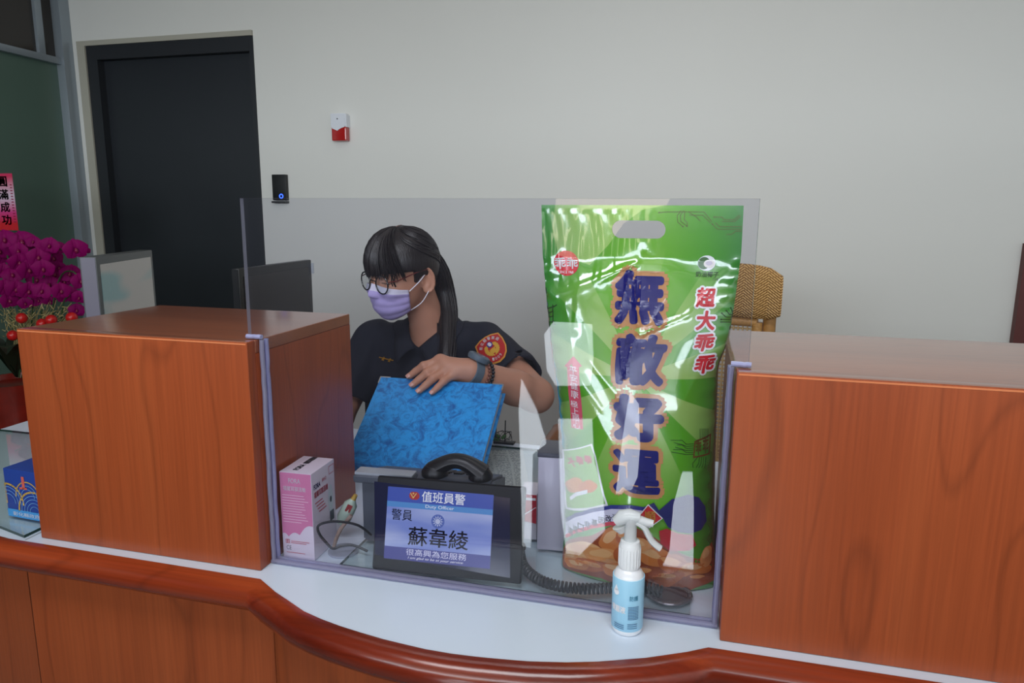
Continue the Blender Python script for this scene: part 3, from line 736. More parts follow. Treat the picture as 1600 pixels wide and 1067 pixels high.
# ================================================================== tissue box on the glass at the far left
q0 = at(14, 806, z=0.0056); q1 = at(60, 814.5, z=0.0056)
ext = Vector((q1.x-q0.x, q1.y-q0.y, 0)).normalized(); eyt = Vector((-ext.y, ext.x, 0))
q0 = q0-ext*0.0; tw = 0.097
if (q0+ext*tw).x > -0.392: tw = (-0.392-q0.x)/ext.x
fc = Face(q0, ext, (0, 0, 1)); th_ = fc.px(5, 731)[1]
ti = thing('tissue_box', 'dark blue printed tissue carton on the glass at the far left', 'tissue box', q0)
MQ = basis(q0, ext, eyt); M_tb = mat('carton_blue', (38, 66, 146), rough=0.35)
box('carton', (0, 0, 0), (tw, 0.2, th_), M_tb, ti, bev=0.001, M=MQ)
decal('lower_band', ([(0, 0.001), (tw, 0.001), (tw, th_*0.17), (0, th_*0.17)], [(0, 1, 2, 3)]), fc.fn(), mat('carton_sky', (70, 150, 214), rough=0.35), ti)
M_gold = mat('print_gold', (206, 170, 84), rough=0.4); M_cyan = mat('print_cyan', (120, 170, 220), rough=0.4); M_pred = mat('print_coral', (206, 96, 84), rough=0.4)
def arc(cx, cy, r, wd, a0=0, a1=PI, n=18):
    pts = []
    for k in range(n+1):
        a = a0+(a1-a0)*k/n; x, y = cx+r*math.cos(a), cy+r*math.sin(a); pts.append((min(max(x, 0.0008), tw-0.0008), max(y, th_*0.17)))
    return line2(pts, wd)
decal('wave_print', join2(*[arc(tw*0.62, th_*0.17, r, 0.003) for r in (0.034,)]+[arc(tw*0.05, th_*0.30, r, 0.003) for r in (0.032, )]+[arc(tw*0.5, th_*0.46, 0.026, 0.002)]), fc.fn(0.0004), M_gold, ti)
decal('wave_print', join2(*[arc(tw*0.62, th_*0.17, r, 0.0009) for r in (0.028, 0.022, 0.016, 0.010)]+[arc(tw*0.05, th_*0.30, r, 0.0009) for r in (0.027, 0.021, 0.015)]+[arc(tw*0.5, th_*0.46, r, 0.0009) for r in (0.020, 0.014)]), fc.fn(0.0006), M_cyan, ti)
decal('tower_print', join2(([(tw*0.40, th_*0.62), (tw*0.46, th_*0.62), (tw*0.46, th_*0.88), (tw*0.40, th_*0.88)], [(0, 1, 2, 3)]), ([(tw*0.34, th_*0.62), (tw*0.5, th_*0.62), (tw*0.5, th_*0.66), (tw*0.34, th_*0.66)], [(0, 1, 2, 3)])), fc.fn(0.0008), M_pred, ti)
decal('moon_print', move2(disc2(0.006), tw*0.82, th_*0.60), fc.fn(0.0008), mat('print_pearl', (220, 200, 210), rough=0.4), ti)
put('lettering', fc, '彰化縣政府', (tw*0.12, th_*0.045, tw*0.72, th_*0.13), M_wi, ti, bold=0.001, off=0.0008)
tt = Face(q0+Vector((0, 0, th_)), ext, eyt)
decal('top_slot', move2(disc2(0.006, 20, 0.0025), tw*0.4, 0.03), tt.fn(), M_wi, ti)
decal('top_slot', move2(disc2(0.006, 20, 0.0025), tw*0.85, 0.024), tt.fn(), M_wi, ti)

# ================================================================== cable hole covers, cables, small desk things
g = at(1045, 931, z=0.002)
gr = thing('cable_grommet', 'dark round cable hole cover on the desk below the snack bag', 'cable cover', (g.x, g.y, 0))
lathe('rim', [(0.0, 0.0008), (0.030, 0.0008), (0.0305, 0.002), (0.029, 0.0034), (0.0255, 0.003), (0.025, 0.002), (0, 0.002)], (g.x, g.y-0.001, 0.005), mat('grommet_rim', (96, 92, 96), rough=0.2, metal=0.5), gr, 40)
lathe('cap', [(0.0, 0.002), (0.0245, 0.002), (0.024, 0.0028), (0, 0.0028)], (g.x, g.y-0.001, 0.005), mat('grommet_dark', (58, 46, 48), rough=0.25), gr, 40)
g = at(506, 860, z=0.002); g.x = max(g.x, 0.077); 
gr = thing('cable_grommet', 'clear round cable hole cover beside the pink carton', 'cable cover', (g.x, g.y, 0))
M_cg = mat('grommet_clear', (176, 182, 200), rough=0.15, alpha=0.6)
lathe('rim', [(0.0, 0.0006), (0.0225, 0.0006), (0.0225, 0.003), (0.021, 0.0035), (0.019, 0.003), (0, 0.0024)], (0.084, 0.083, 0.0), M_cg, gr, 36)
M_cab = mat('black_cable', (30, 31, 36), rough=0.4)
o = tube('power_cable', smooth_path([at(580, 836, y=0.085), at(560, 821, y=0.075), at(532, 815, y=0.062), at(510, 816, y=0.050), at(497, 822, y=0.0425), at(499, 834, y=0.0425), at(509, 847, y=0.048), at(520, 857, y=0.066), at(533, 853, y=0.074), at(552, 852, y=0.080), at(574, 861, y=0.078)], 7), 0.0019, M_cab, None, n=8)
tag(o, 'thin black cable looping beside the pink carton toward the tablet', 'cable')
o = tube('twisted_cable', smooth_path([at(521, 857, y=0.078), at(525, 843, y=0.080), at(531, 829, y=0.082), at(541, 815, y=0.085), at(549, 805, y=0.088)], 7), 0.003, mat('beige_cable', (150, 128, 116), rough=0.6, bump=0.6, bscale=500), None, n=8)
tag(o, 'short beige cable bundle rising from the clear cable hole cover', 'cable')
# small pale green bottle with red cap label lying between carton and phone
lt = thing('glue_bottle', 'small pale green bottle with a red mark between pink carton and phone', 'bottle', at(541, 800, y=0.115))
A = at(533, 818, y=0.118); B = at(552, 780, y=0.125); C_ = at(556, 773, y=0.126)
bm = nb(); add_tube(bm, [A, A.lerp(B, 0.25), A.lerp(B, 0.8), B], [0.006, 0.0115, 0.0105, 0.004], 16); fin(bm, 'bottle_body', mat('pale_green', (176, 196, 180), rough=0.3, coat=0.3), lt)
bm = nb(); add_tube(bm, [B, C_], [0.0042, 0.003], 12); fin(bm, 'yellow_cap', mat('cap_yellow', (196, 158, 66), rough=0.4), lt)
fl = Face(A.lerp(B, 0.62)+(CAM-A).normalized()*0.0112, (B-A).normalized(), (CAM-A).cross(B-A))
decal('red_mark', ([(-0.006, -0.004), (0.006, -0.004), (0.006, 0.004), (-0.006, 0.004)], [(0, 1, 2, 3)]), fl.fn(0.0005), mat('mark_red', (140, 34, 34), rough=0.4), lt)

# upright pale storage box to the left of the bag and the little red carton beside it
M_tray = mat('pale_plastic', (196, 192, 208), rough=0.25, coat=0.3)
b0 = at(836, 864, z=0.0055); top = at(836, 711, y=b0.y).z
b1 = Vector((b0.x+0.1, b0.y+0.01, 0))
exb = Vector((b1.x-b0.x, b1.y-b0.y, 0)).normalized(); eyb = Vector((-exb.y, exb.x, 0)); MB_ = basis((b0.x, b0.y+0.012, 0.0055), exb, eyb)
t = thing('document_box', 'pale upright document box standing left of the green snack bag', 'file box', b0)
box('body', (0, 0.0, 0), (0.046, 0.06, top-0.012), M_tray, t, bev=0.002, M=MB_)
box('lid', (-0.001, -0.001, top-0.012), (0.047, 0.061, top-0.0055), mat('lid_grey', (70, 72, 84), rough=0.3), t, bev=0.001, M=MB_)
rb = at(819, 852, z=0.0055); rbt = at(819, 772, y=rb.y+0.02).z
t = thing('red_carton', 'small red and white carton between the tablet and the pale document box', 'carton', rb)
MR_ = basis((rb.x-0.012, rb.y+0.02, 0.0055), exb, eyb)
box('carton', (0, 0, 0), (0.026, 0.05, rbt-0.0055), mat('carton_white2', (214, 210, 218), rough=0.4), t, bev=0.0008, M=MR_)
fR = Face(MR_ @ Vector((0, 0, 0)), exb, (0, 0, 1)); hh = rbt-0.0055
decal('red_print', ([(0.0005, hh*0.42), (0.0255, hh*0.36), (0.0255, hh*0.995), (0.0005, hh*0.995)], [(0, 1, 2, 3)]), fR.fn(), mat('carton_red', (196, 46, 62), rough=0.4), t)
decal('white_stripe', join2(line2([(0.002, hh*0.5), (0.024, hh*0.72)], 0.0012), line2([(0.006, hh*0.9), (0.022, hh*0.9)], 0.004)), fR.fn(0.0007), M_wi, t)

# printed sheets on the desk
def paper_mat(name, base, ink, sx, sy):
    m = bpy.data.materials.new(name); m.use_nodes = True; nt = m.node_tree; b = nt.nodes['Principled BSDF']; N = nt.nodes.new; L = nt.links.new
    tc = N('ShaderNodeTexCoord'); sep = N('ShaderNodeSeparateXYZ'); L(tc.outputs['UV'], sep.inputs[0])
    w1 = N('ShaderNodeMath'); w1.operation = 'MULTIPLY'; w1.inputs[1].default_value = sy; L(sep.outputs['Y'], w1.inputs[0])
    f1 = N('ShaderNodeMath'); f1.operation = 'FRACT'; L(w1.outputs[0], f1.inputs[0])
    g1 = N('ShaderNodeMath'); g1.operation = 'GREATER_THAN'; g1.inputs[1].default_value = 0.5; L(f1.outputs[0], g1.inputs[0])
    mp = N('ShaderNodeMapping'); mp.inputs['Scale'].default_value = (sx*9, sy, 1); L(tc.outputs['UV'], mp.inputs['Vector'])
    n = N('ShaderNodeTexNoise'); n.inputs['Scale'].default_value = 1.0; n.inputs['Detail'].default_value = 0; L(mp.outputs['Vector'], n.inputs['Vector'])
    g2 = N('ShaderNodeMath'); g2.operation = 'GREATER_THAN'; g2.inputs[1].default_value = 0.47; L(n.outputs['Fac'], g2.inputs[0])
    w2 = N('ShaderNodeMath'); w2.operation = 'MULTIPLY'; w2.inputs[1].default_value = sx; L(sep.outputs['X'], w2.inputs[0])
    f2 = N('ShaderNodeMath'); f2.operation = 'FRACT'; L(w2.outputs[0], f2.inputs[0])
    g3 = N('ShaderNodeMath'); g3.operation = 'GREATER_THAN'; g3.inputs[1].default_value = 0.14; L(f2.outputs[0], g3.inputs[0])
    a = N('ShaderNodeMath'); a.operation = 'MULTIPLY'; L(g1.outputs[0], a.inputs[0]); L(g2.outputs[0], a.inputs[1])
    a2 = N('ShaderNodeMath'); a2.operation = 'MULTIPLY'; L(a.outputs[0], a2.inputs[0]); L(g3.outputs[0], a2.inputs[1])
    mx = N('ShaderNodeMix'); mx.data_type = 'RGBA'; mx.inputs['A'].default_value = (*s2l(base), 1); mx.inputs['B'].default_value = (*s2l(ink), 1)
    L(a2.outputs[0], mx.inputs['Factor']); L(mx.outputs['Result'], b.inputs['Base Color']); b.inputs['Roughness'].default_value = 0.6
    return m
def sheet(name, pts, z, m, label, cat='paper', th=0.0004):
    bm = nb(); uvl = bm.loops.layers.uv.new('UVMap')
    T = [bm.verts.new((x, y, z+th)) for x, y in pts]; Bt = [bm.verts.new((x, y, z)) for x, y in pts]
    f = bm.faces.new(T)
    for l, uv in zip(f.loops, ((0, 0), (1, 0), (1, 1), (0, 1))): l[uvl].uv = uv
    bm.faces.new(Bt[::-1])
    for i in range(4): bm.faces.new((T[i], Bt[i], Bt[(i+1) % 4], T[(i+1) % 4]))
    bmesh.ops.recalc_face_normals(bm, faces=bm.faces[:])
    me = bpy.data.meshes.new(name); bm.to_mesh(me); bm.free()
    return tag(link_mesh(name, me, m, None, False), label, cat)
def g2(u, v): p = at(u, v, z=0.006); return (p.x, p.y)
sheet('newspaper', [(0.235, 0.20), (0.345, 0.235), (0.235, 0.585), (0.10, 0.54)], 0.0056, paper_mat('newsprint', (178, 186, 184), (110, 120, 122), 4, 70), 'grey printed sheet of text columns right of the blue binder', 'newspaper')
sheet('white_sheet', [(-0.14, 0.42), (0.05, 0.40), (0.07, 0.60), (-0.13, 0.62)], 0.0012, mat('paper_white', (222, 226, 232), rough=0.6), 'blank white sheet left of the blue binder', 'paper')

# blue binder held at a slant
M_bind = None
m = bpy.data.materials.new('blue_binder_cover'); m.use_nodes = True; nt = m.node_tree; b = nt.nodes['Principled BSDF']; N = nt.nodes.new; L = nt.links.new
tc = N('ShaderNodeTexCoord'); n1 = N('ShaderNodeTexNoise'); n1.inputs['Scale'].default_value = 38; n1.inputs['Detail'].default_value = 8; n1.inputs['Roughness'].default_value = 0.72; n1.inputs['Distortion'].default_value = 1.6
L(tc.outputs['Object'], n1.inputs['Vector']); cr = N('ShaderNodeValToRGB')
cr.color_ramp.elements[0].position = 0.36; cr.color_ramp.elements[0].color = (*s2l((22, 96, 170)), 1); cr.color_ramp.elements[1].position = 0.56; cr.color_ramp.elements[1].color = (*s2l((40, 156, 232)), 1)
L(n1.outputs['Fac'], cr.inputs['Fac']); L(cr.outputs['Color'], b.inputs['Base Color']); b.inputs['Roughness'].default_value = 0.35
bp = N('ShaderNodeBump'); bp.inputs['Strength'].default_value = 0.25; bp.inputs['Distance'].default_value = 0.002; L(n1.outputs['Fac'], bp.inputs['Height']); L(bp.outputs['Normal'], b.inputs['Normal'])
M_bind = m
BL = at(553, 722, y=0.36); BR = at(757, 742, y=0.36); TLb = at(582, 588, y=0.53); TRb = at(778, 600, y=0.53)
exB = ((BR-BL)+(TRb-TLb)).normalized(); bo = BL.copy(); 
eyB = ((TLb-BL)+(TRb-BR))*0.5; eyB = (eyB-exB*eyB.dot(exB)); hB = eyB.length; eyB.normalize(); wB = ((BR-BL).length+(TRb-TLb).length)/2
bo = (BL+BR+TLb+TRb)/4-exB*wB/2-eyB*hB/2
MBn = basis(bo, exB, eyB); BN = exB.cross(eyB).normalized()
bi = thing('ring_binder', 'blue mottled binder held slanting under the hand', 'binder', bo)
box('cover', (0, 0, -0.003), (wB, hB, 0), M_bind, bi, bev=0.001, M=MBn)
box('back_cover', (0, 0, -0.031), (wB, hB, -0.028), M_bind, bi, bev=0.001, M=MBn)
box('spine', (0, -0.002, -0.031), (wB, 0.001, 0), M_bind, bi, bev=0.0008, M=MBn)
box('pages', (0.006, 0.003, -0.0275), (wB-0.006, hB-0.008, -0.0035), mat('page_stack', (206, 206, 204), rough=0.8), bi, M=MBn)
M_ch_ = mat('corner_metal', (200, 204, 208), rough=0.25, metal=0.8)
for cxk, sx_ in ((0, 1), (wB, -1)):
    bm = nb(); add_box(bm, (cxk-0.0012, hB-0.016, -0.0036), (cxk+0.0012, hB+0.0012, 0.0006)); add_box(bm, (min(cxk, cxk+sx_*0.022), hB-0.0012, -0.0036), (max(cxk, cxk+sx_*0.022), hB+0.0012, 0.0006))
    fin(bm, 'corner_guard', M_ch_, bi, M=MBn)
fsp = Face(MBn @ Vector((0, -0.002, 0)), exB, -BN*-1)
bm = nb(); add_box(bm, (wB-0.055, -0.0026, -0.022), (wB-0.012, -0.0021, -0.004)); fin(bm, 'spine_label', M_wi, bi, M=MBn)
bm = nb(); add_box(bm, (wB-0.050, -0.0031, -0.020), (wB-0.044, -0.0027, -0.006)); add_box(bm, (wB-0.036, -0.0031, -0.020), (wB-0.033, -0.0027, -0.006)); fin(bm, 'label_print', mat('label_red', (190, 80, 70), rough=0.5), bi, M=MBn)

# thin wire stand with beads at the back edge of the desk
p = at(787, 688, z=0.002)
t = thing('wire_stand', 'small black wire stand with green beads at the back edge of the desk', 'ornament', (p.x, p.y-0.02, 0))
c = Vector((p.x+0.006, p.y-0.012, 0.0))
box('base', (c.x-0.024, c.y-0.01, 0.0003), (c.x+0.022, c.y+0.01, 0.004), M_black, t, bev=0.001)
tube('stem', [c+Vector((0.0, 0, 0.003)), c+Vector((0.001, 0, 0.052))], 0.0013, M_black, t)
rnd = random.Random(5); pts = [c+Vector((0.022*math.cos(i*0.9)*rnd.uniform(0.3, 1), 0.008*math.sin(i*1.3), 0.006+0.02*abs(math.sin(i*0.7)))) for i in range(26)]
tube('wire_tangle', smooth_path(pts, 4), 0.0006, M_black, t, n=5)
bm = nb()
for i in range(9): sph(bm, c+Vector((rnd.uniform(-0.026, 0.012), rnd.uniform(-0.008, 0.0), rnd.uniform(0.006, 0.018))), 0.0035, 8, 6)
fin(bm, 'beads', mat('bead_green', (70, 120, 60), rough=0.4), t)
# black power adapters at the right end of the desk
for i, (u, v, lab) in enumerate(((1122, 768, 'upper black power plug beside the right wooden box'), (1122, 802, 'lower black power plug beside the right wooden box'))):
    y_ = 0.30; p = at(u, v, y=y_)
strip = thing('power_strip', 'black power strip with plugs between snack bag and right wooden box', 'power strip', (0.60, 0.26, 0))
box('strip_body', (0.588, 0.20, 0.0006), (0.616, 0.42, 0.028), M_black, strip, bev=0.003)
box('plug', (0.584, 0.24, 0.028), (0.616, 0.272, 0.052), M_black, strip, bev=0.003)
box('plug', (0.586, 0.31, 0.028), (0.614, 0.342, 0.055), mat('white_plug', (200, 202, 206), rough=0.4), strip, bev=0.003)
# ================================================================== the big green snack bag
BH = 0.508
_le = [(846, 322), (848, 400), (855, 480), (862, 550), (872, 620), (878, 700), (882, 760), (880, 830), (877, 887)]
_re = [(1162, 322), (1158, 400), (1147, 480), (1139, 530), (1122, 575), (1120, 640), (1118, 700), (1116, 800), (1118, 915)]
def yedge(z): return 0.128+0.037*max(0, min(1, z/0.42))
def edge_at(L_, z):
    """edge x at height z"""
    P = []
    for u, v in L_:
        p = at(u, v, y=0.15); q = at(u, v, y=yedge(p.z)); P.append((q.z, q.x))
    P.sort(); zs = [p[0] for p in P]; xs = [p[1] for p in P]
    return float(np.interp(z, zs, xs))
_zt = np.linspace(0, BH, 60)
_xl = [edge_at(_le, z) for z in _zt]; _xr = [edge_at(_re, z) for z in _zt]
CREASE = []   # filled below in bag metres: (x0, z0, x1, z1, width, height)
def bulge(b):
    if b > 0.86: return 0.002
    t = (0.86-b)/0.86
    return 0.002+0.056*(math.sin(min(1, t*1.55)*PI/2))*(1-0.62*max(0, (t-0.72)/0.28)**1.6)
def S(X, Z, side=1, off=0.0, raw=False):
    """bag surface: X, Z in bag metres (X from the centre line), side +1 front, -1 back"""
    b = max(0.0, min(1.0, Z/BH)); z = max(0.0, Z)
    xl = float(np.interp(z, _zt, _xl)); xr = float(np.interp(z, _zt, _xr)); xc = (xl+xr)/2; hw = (xr-xl)/2
    a = max(-1, min(1, X/0.13)); y = yedge(z)
    B = bulge(b)*max(0, (1-abs(a)**2.4))**0.62
    if side < 0: B = B*0.8
    h = 0.0
    if not raw and side > 0:
        for (x0, z0, x1, z1, wd, ht) in CREASE:
            dx, dz = x1-x0, z1-z0; t = max(0, min(1, ((X-x0)*dx+(Z-z0)*dz)/(dx*dx+dz*dz)))
            d = math.hypot(X-x0-t*dx, Z-z0-t*dz)
            if d < wd*5: h += ht*math.exp(-d/wd)*(1-0.5*t)
        e = max(0, 1-a*a)**0.5
        h += e*(0.0007*math.sin(90*X+25*Z+2*math.sin(30*Z))+0.0006*math.sin(60*Z-40*X+1.3)) if b < 0.86 else 0
        if 0.78 < b < 0.985: h += (0.00045*math.sin(X*900+2*math.sin(Z*60)+5*math.sin(X*110))+0.0006*math.sin(X*330+Z*30+1.2*math.sin(Z*50)+3*math.sin(X*47)))*math.exp(-max(0, X+0.03)/0.03)
        side_ = (abs(a) > 0.75)*(b < 0.86)*0.0014*math.sin(Z*260)*(abs(a)-0.75)/0.25
        h += side_
    yb = 0.010*(1-b)**3*(1-a*a)
    zz = z+0.0015
    return Vector((xc+a*hw, y-side*B-(h+off) - yb, zz))
def bagxy(u, v):
    """bag coordinates whose surface point is seen at pixel (u, v)"""
    X, Z = (u-1004)/160*0.13, (905-v)/583*BH
    R_ = RM.transposed()
    def pr(X, Z):
        q = R_ @ (S(X, Z, raw=True)-CAM); return (800+FPX*q.x/-q.z, 533.5-FPX*q.y/-q.z)
    for _ in range(12):
        p = pr(X, Z); e = (u-p[0], v-p[1]); h = 1e-4
        px_ = pr(X+h, Z); pz_ = pr(X, Z+h)
        a, b_, c, d = (px_[0]-p[0])/h, (pz_[0]-p[0])/h, (px_[1]-p[1])/h, (pz_[1]-p[1])/h
        D = a*d-b_*c
        if abs(D) < 1e-9: break
        dX = (e[0]*d-e[1]*b_)/D; dZ = (a*e[1]-c*e[0])/D
        X = max(-0.129, min(0.129, X+max(-0.02, min(0.02, dX)))); Z = max(0.001, min(BH-0.001, Z+max(-0.03, min(0.03, dZ))))
    return X, Z
def crease(p0, p1, wd, ht):
    a = bagxy(*p0); b = bagxy(*p1); CREASE.append((*a, *b, wd, ht))
for c in [((992, 412), (850, 466), 0.004, 0.0038), ((992, 412), (880, 470), 0.006, 0.004), ((998, 405), (1004, 386), 0.002, 0.0022), ((1003, 388), (1020, 402), 0.002, 0.0012),
          ((985, 420), (966, 500), 0.003, 0.0030), ((966, 500), (972, 578), 0.003, 0.0022), ((990, 425), (996, 500), 0.003, 0.0026), ((975, 585), (992, 530), 0.003, 0.0024),
          ((1000, 520), (990, 440), 0.004, 0.0032), ((1003, 521), (1075, 492), 0.003, 0.0040), ((1075, 490), (1150, 408), 0.003, 0.0022), ((1010, 515), (1040, 470), 0.003, 0.002),
          ((898, 515), (905, 450), 0.005, 0.0045), ((885, 470), (893, 560), 0.005, 0.0035), ((905, 470), (925, 560), 0.006, 0.003), ((893, 570), (940, 640), 0.005, 0.003),
          ((858, 455), (885, 485), 0.004, 0.003), ((920, 560), (965, 620), 0.004, 0.0025), ((905, 600), (955, 690), 0.005, 0.0022), ((880, 395), (850, 430), 0.003, 0.002),
          ((985, 470), (1010, 480), 0.004, 0.002), ((1100, 880), (1050, 850), 0.006, 0.003), ((900, 880), (960, 870), 0.006, 0.003), ((1020, 900), (1100, 870), 0.005, 0.003),
          ((1110, 560), (1060, 640), 0.008, 0.002), ((1116, 700), (1080, 760), 0.008, 0.002)]: crease(*c)

bag = thing('snack_bag', 'giant green snack bag with blue title characters standing behind the clear screen', 'snack bag', (0.51, 0.125, 0.0055))
m = bpy.data.materials.new('green_film'); m.use_nodes = True; nt = m.node_tree; b = nt.nodes['Principled BSDF']; N = nt.nodes.new; L = nt.links.new
uvn = N('ShaderNodeUVMap'); uvn.uv_map = 'UVMap'
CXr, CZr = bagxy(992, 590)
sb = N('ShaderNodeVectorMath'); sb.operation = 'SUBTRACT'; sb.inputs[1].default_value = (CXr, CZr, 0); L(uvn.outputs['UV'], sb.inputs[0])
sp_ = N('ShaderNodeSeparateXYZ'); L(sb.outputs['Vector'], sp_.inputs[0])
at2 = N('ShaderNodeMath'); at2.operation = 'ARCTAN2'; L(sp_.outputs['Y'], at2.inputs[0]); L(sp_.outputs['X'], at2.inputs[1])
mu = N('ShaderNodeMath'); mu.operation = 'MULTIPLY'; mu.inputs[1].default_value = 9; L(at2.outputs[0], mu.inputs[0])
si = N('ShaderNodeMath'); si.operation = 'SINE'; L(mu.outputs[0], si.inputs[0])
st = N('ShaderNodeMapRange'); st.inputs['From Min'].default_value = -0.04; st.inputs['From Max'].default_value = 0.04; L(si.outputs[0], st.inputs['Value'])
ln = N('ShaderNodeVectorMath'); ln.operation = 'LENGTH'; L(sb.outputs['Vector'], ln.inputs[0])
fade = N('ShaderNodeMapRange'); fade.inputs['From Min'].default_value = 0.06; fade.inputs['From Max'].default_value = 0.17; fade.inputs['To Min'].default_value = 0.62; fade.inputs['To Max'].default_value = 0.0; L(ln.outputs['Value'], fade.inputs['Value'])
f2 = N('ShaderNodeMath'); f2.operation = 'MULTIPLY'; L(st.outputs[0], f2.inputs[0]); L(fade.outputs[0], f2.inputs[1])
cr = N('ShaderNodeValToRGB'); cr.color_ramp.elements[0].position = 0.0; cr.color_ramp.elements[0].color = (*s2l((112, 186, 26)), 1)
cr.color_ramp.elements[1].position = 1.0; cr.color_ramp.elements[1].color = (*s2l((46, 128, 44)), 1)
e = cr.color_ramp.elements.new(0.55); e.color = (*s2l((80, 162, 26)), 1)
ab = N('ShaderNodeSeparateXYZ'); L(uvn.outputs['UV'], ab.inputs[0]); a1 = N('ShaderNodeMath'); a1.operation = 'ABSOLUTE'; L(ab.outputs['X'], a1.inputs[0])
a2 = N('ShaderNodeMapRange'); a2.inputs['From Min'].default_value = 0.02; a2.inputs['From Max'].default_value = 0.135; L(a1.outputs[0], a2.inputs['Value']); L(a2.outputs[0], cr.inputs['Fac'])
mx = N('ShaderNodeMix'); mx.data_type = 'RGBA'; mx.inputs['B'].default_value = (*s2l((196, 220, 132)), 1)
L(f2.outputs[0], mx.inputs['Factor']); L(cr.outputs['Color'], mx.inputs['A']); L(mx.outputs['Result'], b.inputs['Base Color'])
b.inputs['Roughness'].default_value = 0.2; b.inputs['Specular IOR Level'].default_value = 0.9; b.inputs['Coat Weight'].default_value = 1.0; b.inputs['Coat IOR'].default_value = 1.9; b.inputs['Coat Roughness'].default_value = 0.05
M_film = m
M_back = mat('green_film_back', (70, 140, 48), rough=0.25, coat=0.6)
# handle hole (stadium) in bag metres
hx0, hz0 = bagxy(956, 358); hx1, _ = bagxy(1040, 358); _, ht_ = bagxy(998, 344.5); _, hb_ = bagxy(998, 372.5)
HC = ((hx0+hx1)/2, (ht_+hb_)/2); HR = (ht_-hb_)/2; HL = (hx1-hx0)/2-HR
def hole(X, Z):
    dx = abs(X-HC[0])-HL; dz = Z-HC[1]
    if dx < 0: return abs(dz)-HR, (0, 1 if dz > 0 else -1)
    d = math.hypot(dx, dz); sg = 1 if X > HC[0] else -1
    return d-HR, (sg*dx/max(d, 1e-9), dz/max(d, 1e-9))
bm = nb(); uvl = bm.loops.layers.uv.new('UVMap')
NX, NZ = 84, 150; G = {}
step_ = 0.26/NX
for side in (1, -1):
    for i in range(NX+1):
        for j in range(NZ+1):
            if side < 0 and i in (0, NX): G[(side, i, j)] = G[(1, i, j)]; continue
            X = -0.13+0.26*i/NX; Z = BH*j/NZ
            d, g_ = hole(X, Z)
            if abs(d) < step_*0.75: X -= g_[0]*d; Z -= g_[1]*d; d = 0
            v = bm.verts.new(S(X, Z, side)); G[(side, i, j)] = (v, X, Z, d)
        # the two films meet in the crimped header and bottom seam
    for i in range(NX):
        for j in range(NZ):
            q = [G[(side, i, j)], G[(side, i+1, j)], G[(side, i+1, j+1)], G[(side, i, j+1)]]
            if sum(k[3] for k in q)/4 < -1e-6: continue
            try: f = bm.faces.new([k[0] for k in (q if side > 0 else q[::-1])])
            except Exception: continue
            f.material_index = 0 if side > 0 else 1
            for l in f.loops:
                for k in q:
                    if l.vert is k[0]: l[uvl].uv = (k[1], k[2])
# bottom and top closed
for j in (0, NZ):
    for i in range(NX):
        a, b_, c, d = G[(1, i, j)][0], G[(1, i+1, j)][0], G[(-1, i+1, j)][0], G[(-1, i, j)][0]
        vs = []
        for k in (a, b_, c, d):
            if k not in vs: vs.append(k)
        try: bm.faces.new(vs).material_index = 1
        except Exception: pass
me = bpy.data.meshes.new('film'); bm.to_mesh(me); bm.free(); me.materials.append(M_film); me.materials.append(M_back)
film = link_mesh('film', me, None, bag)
try: me.set_sharp_from_angle(angle=math.radians(80))
except Exception: pass

def bfn(off): return lambda x, y: S(x, y, 1, off)
def bput(name, s, u0, v0, u1, v1, m, par, bold=0.0, off=0.0006, grow=0.0, rnd_=False):
    """glyph fitted to a pixel-sized cell of the print; grow fattens it for an outline"""
    X0, Z1 = bagxy((u0+u1)/2, v0); X0b, Z0 = bagxy((u0+u1)/2, v1); XL_, _ = bagxy(u0, (v0+v1)/2); XR_, _ = bagxy(u1, (v0+v1)/2)
    base = glyphs(s, 0.1, bold=0.0); V = base[0]
    bx0, bx1 = min(p[0] for p in V), max(p[0] for p in V); bz0, bz1 = min(p[1] for p in V), max(p[1] for p in V)
    sx = (XR_-XL_)/((bx1-bx0)+2*bold); sz = (Z1-Z0)/((bz1-bz0)+2*bold)
    cx, cz = (XL_+XR_)/2, (Z0+Z1)/2
    VF = fat(base, bold+grow, 12) if rnd_ else glyphs(s, 0.1, bold=bold+grow)
    VF = ([(cx+(x-(bx0+bx1)/2)*sx, cz+(z-(bz0+bz1)/2)*sz) for x, z in VF[0]], VF[1])
    return decal(name, VF, bfn(off), m, par, step=0.006)
def film_ink(name, rgb, rough=0.25, coat=0.7):
    return mat(name, rgb, rough=rough, spec=0.6, coat=coat, coatr=0.08)
I_nav = film_ink('ink_navy', (10, 12, 104), coat=0.25); I_tan = film_ink('ink_tan', (196, 140, 84)); I_red = film_ink('ink_red', (206, 32, 44)); I_wht = film_ink('ink_white', (236, 240, 240))
I_dk = film_ink('ink_dark', (36, 66, 24)); I_brn = film_ink('ink_circuit', (92, 96, 26)); I_pink = film_ink('ink_rose', (214, 86, 104)); I_blu = film_ink('ink_ribbon_blue', (44, 52, 130))
bo_ = {'無': 0.0050, '敵': 0.0050, '好': 0.0075, '運': 0.0042}
cells = [('無', 960, 421, 1040, 508), ('敵', 960, 521, 1040, 603), ('好', 958, 616, 1038, 690), ('運', 957, 702, 1032, 772)]
for ch, *c in cells:
    o_ = bput('title_outline', ch, *c, I_tan, bag, bold=bo_[ch], grow=0.0095, rnd_=True, off=0.0006)
    bput('title_character', ch, *c, I_nav, o_, bold=bo_[ch], rnd_=True, off=0.0010)
for ch, *c in [('超', 1088, 449, 1118, 480), ('大', 1088, 485, 1118, 516), ('乖', 1086, 521, 1116, 549), ('乖', 1086, 554, 1116, 583)]:
    o_ = bput('side_outline', ch, *c, I_wht, bag, bold=0.004, grow=0.010, rnd_=True, off=0.0006)
    bput('side_character', ch, *c, I_red, o_, bold=0.004, rnd_=True, off=0.0010)
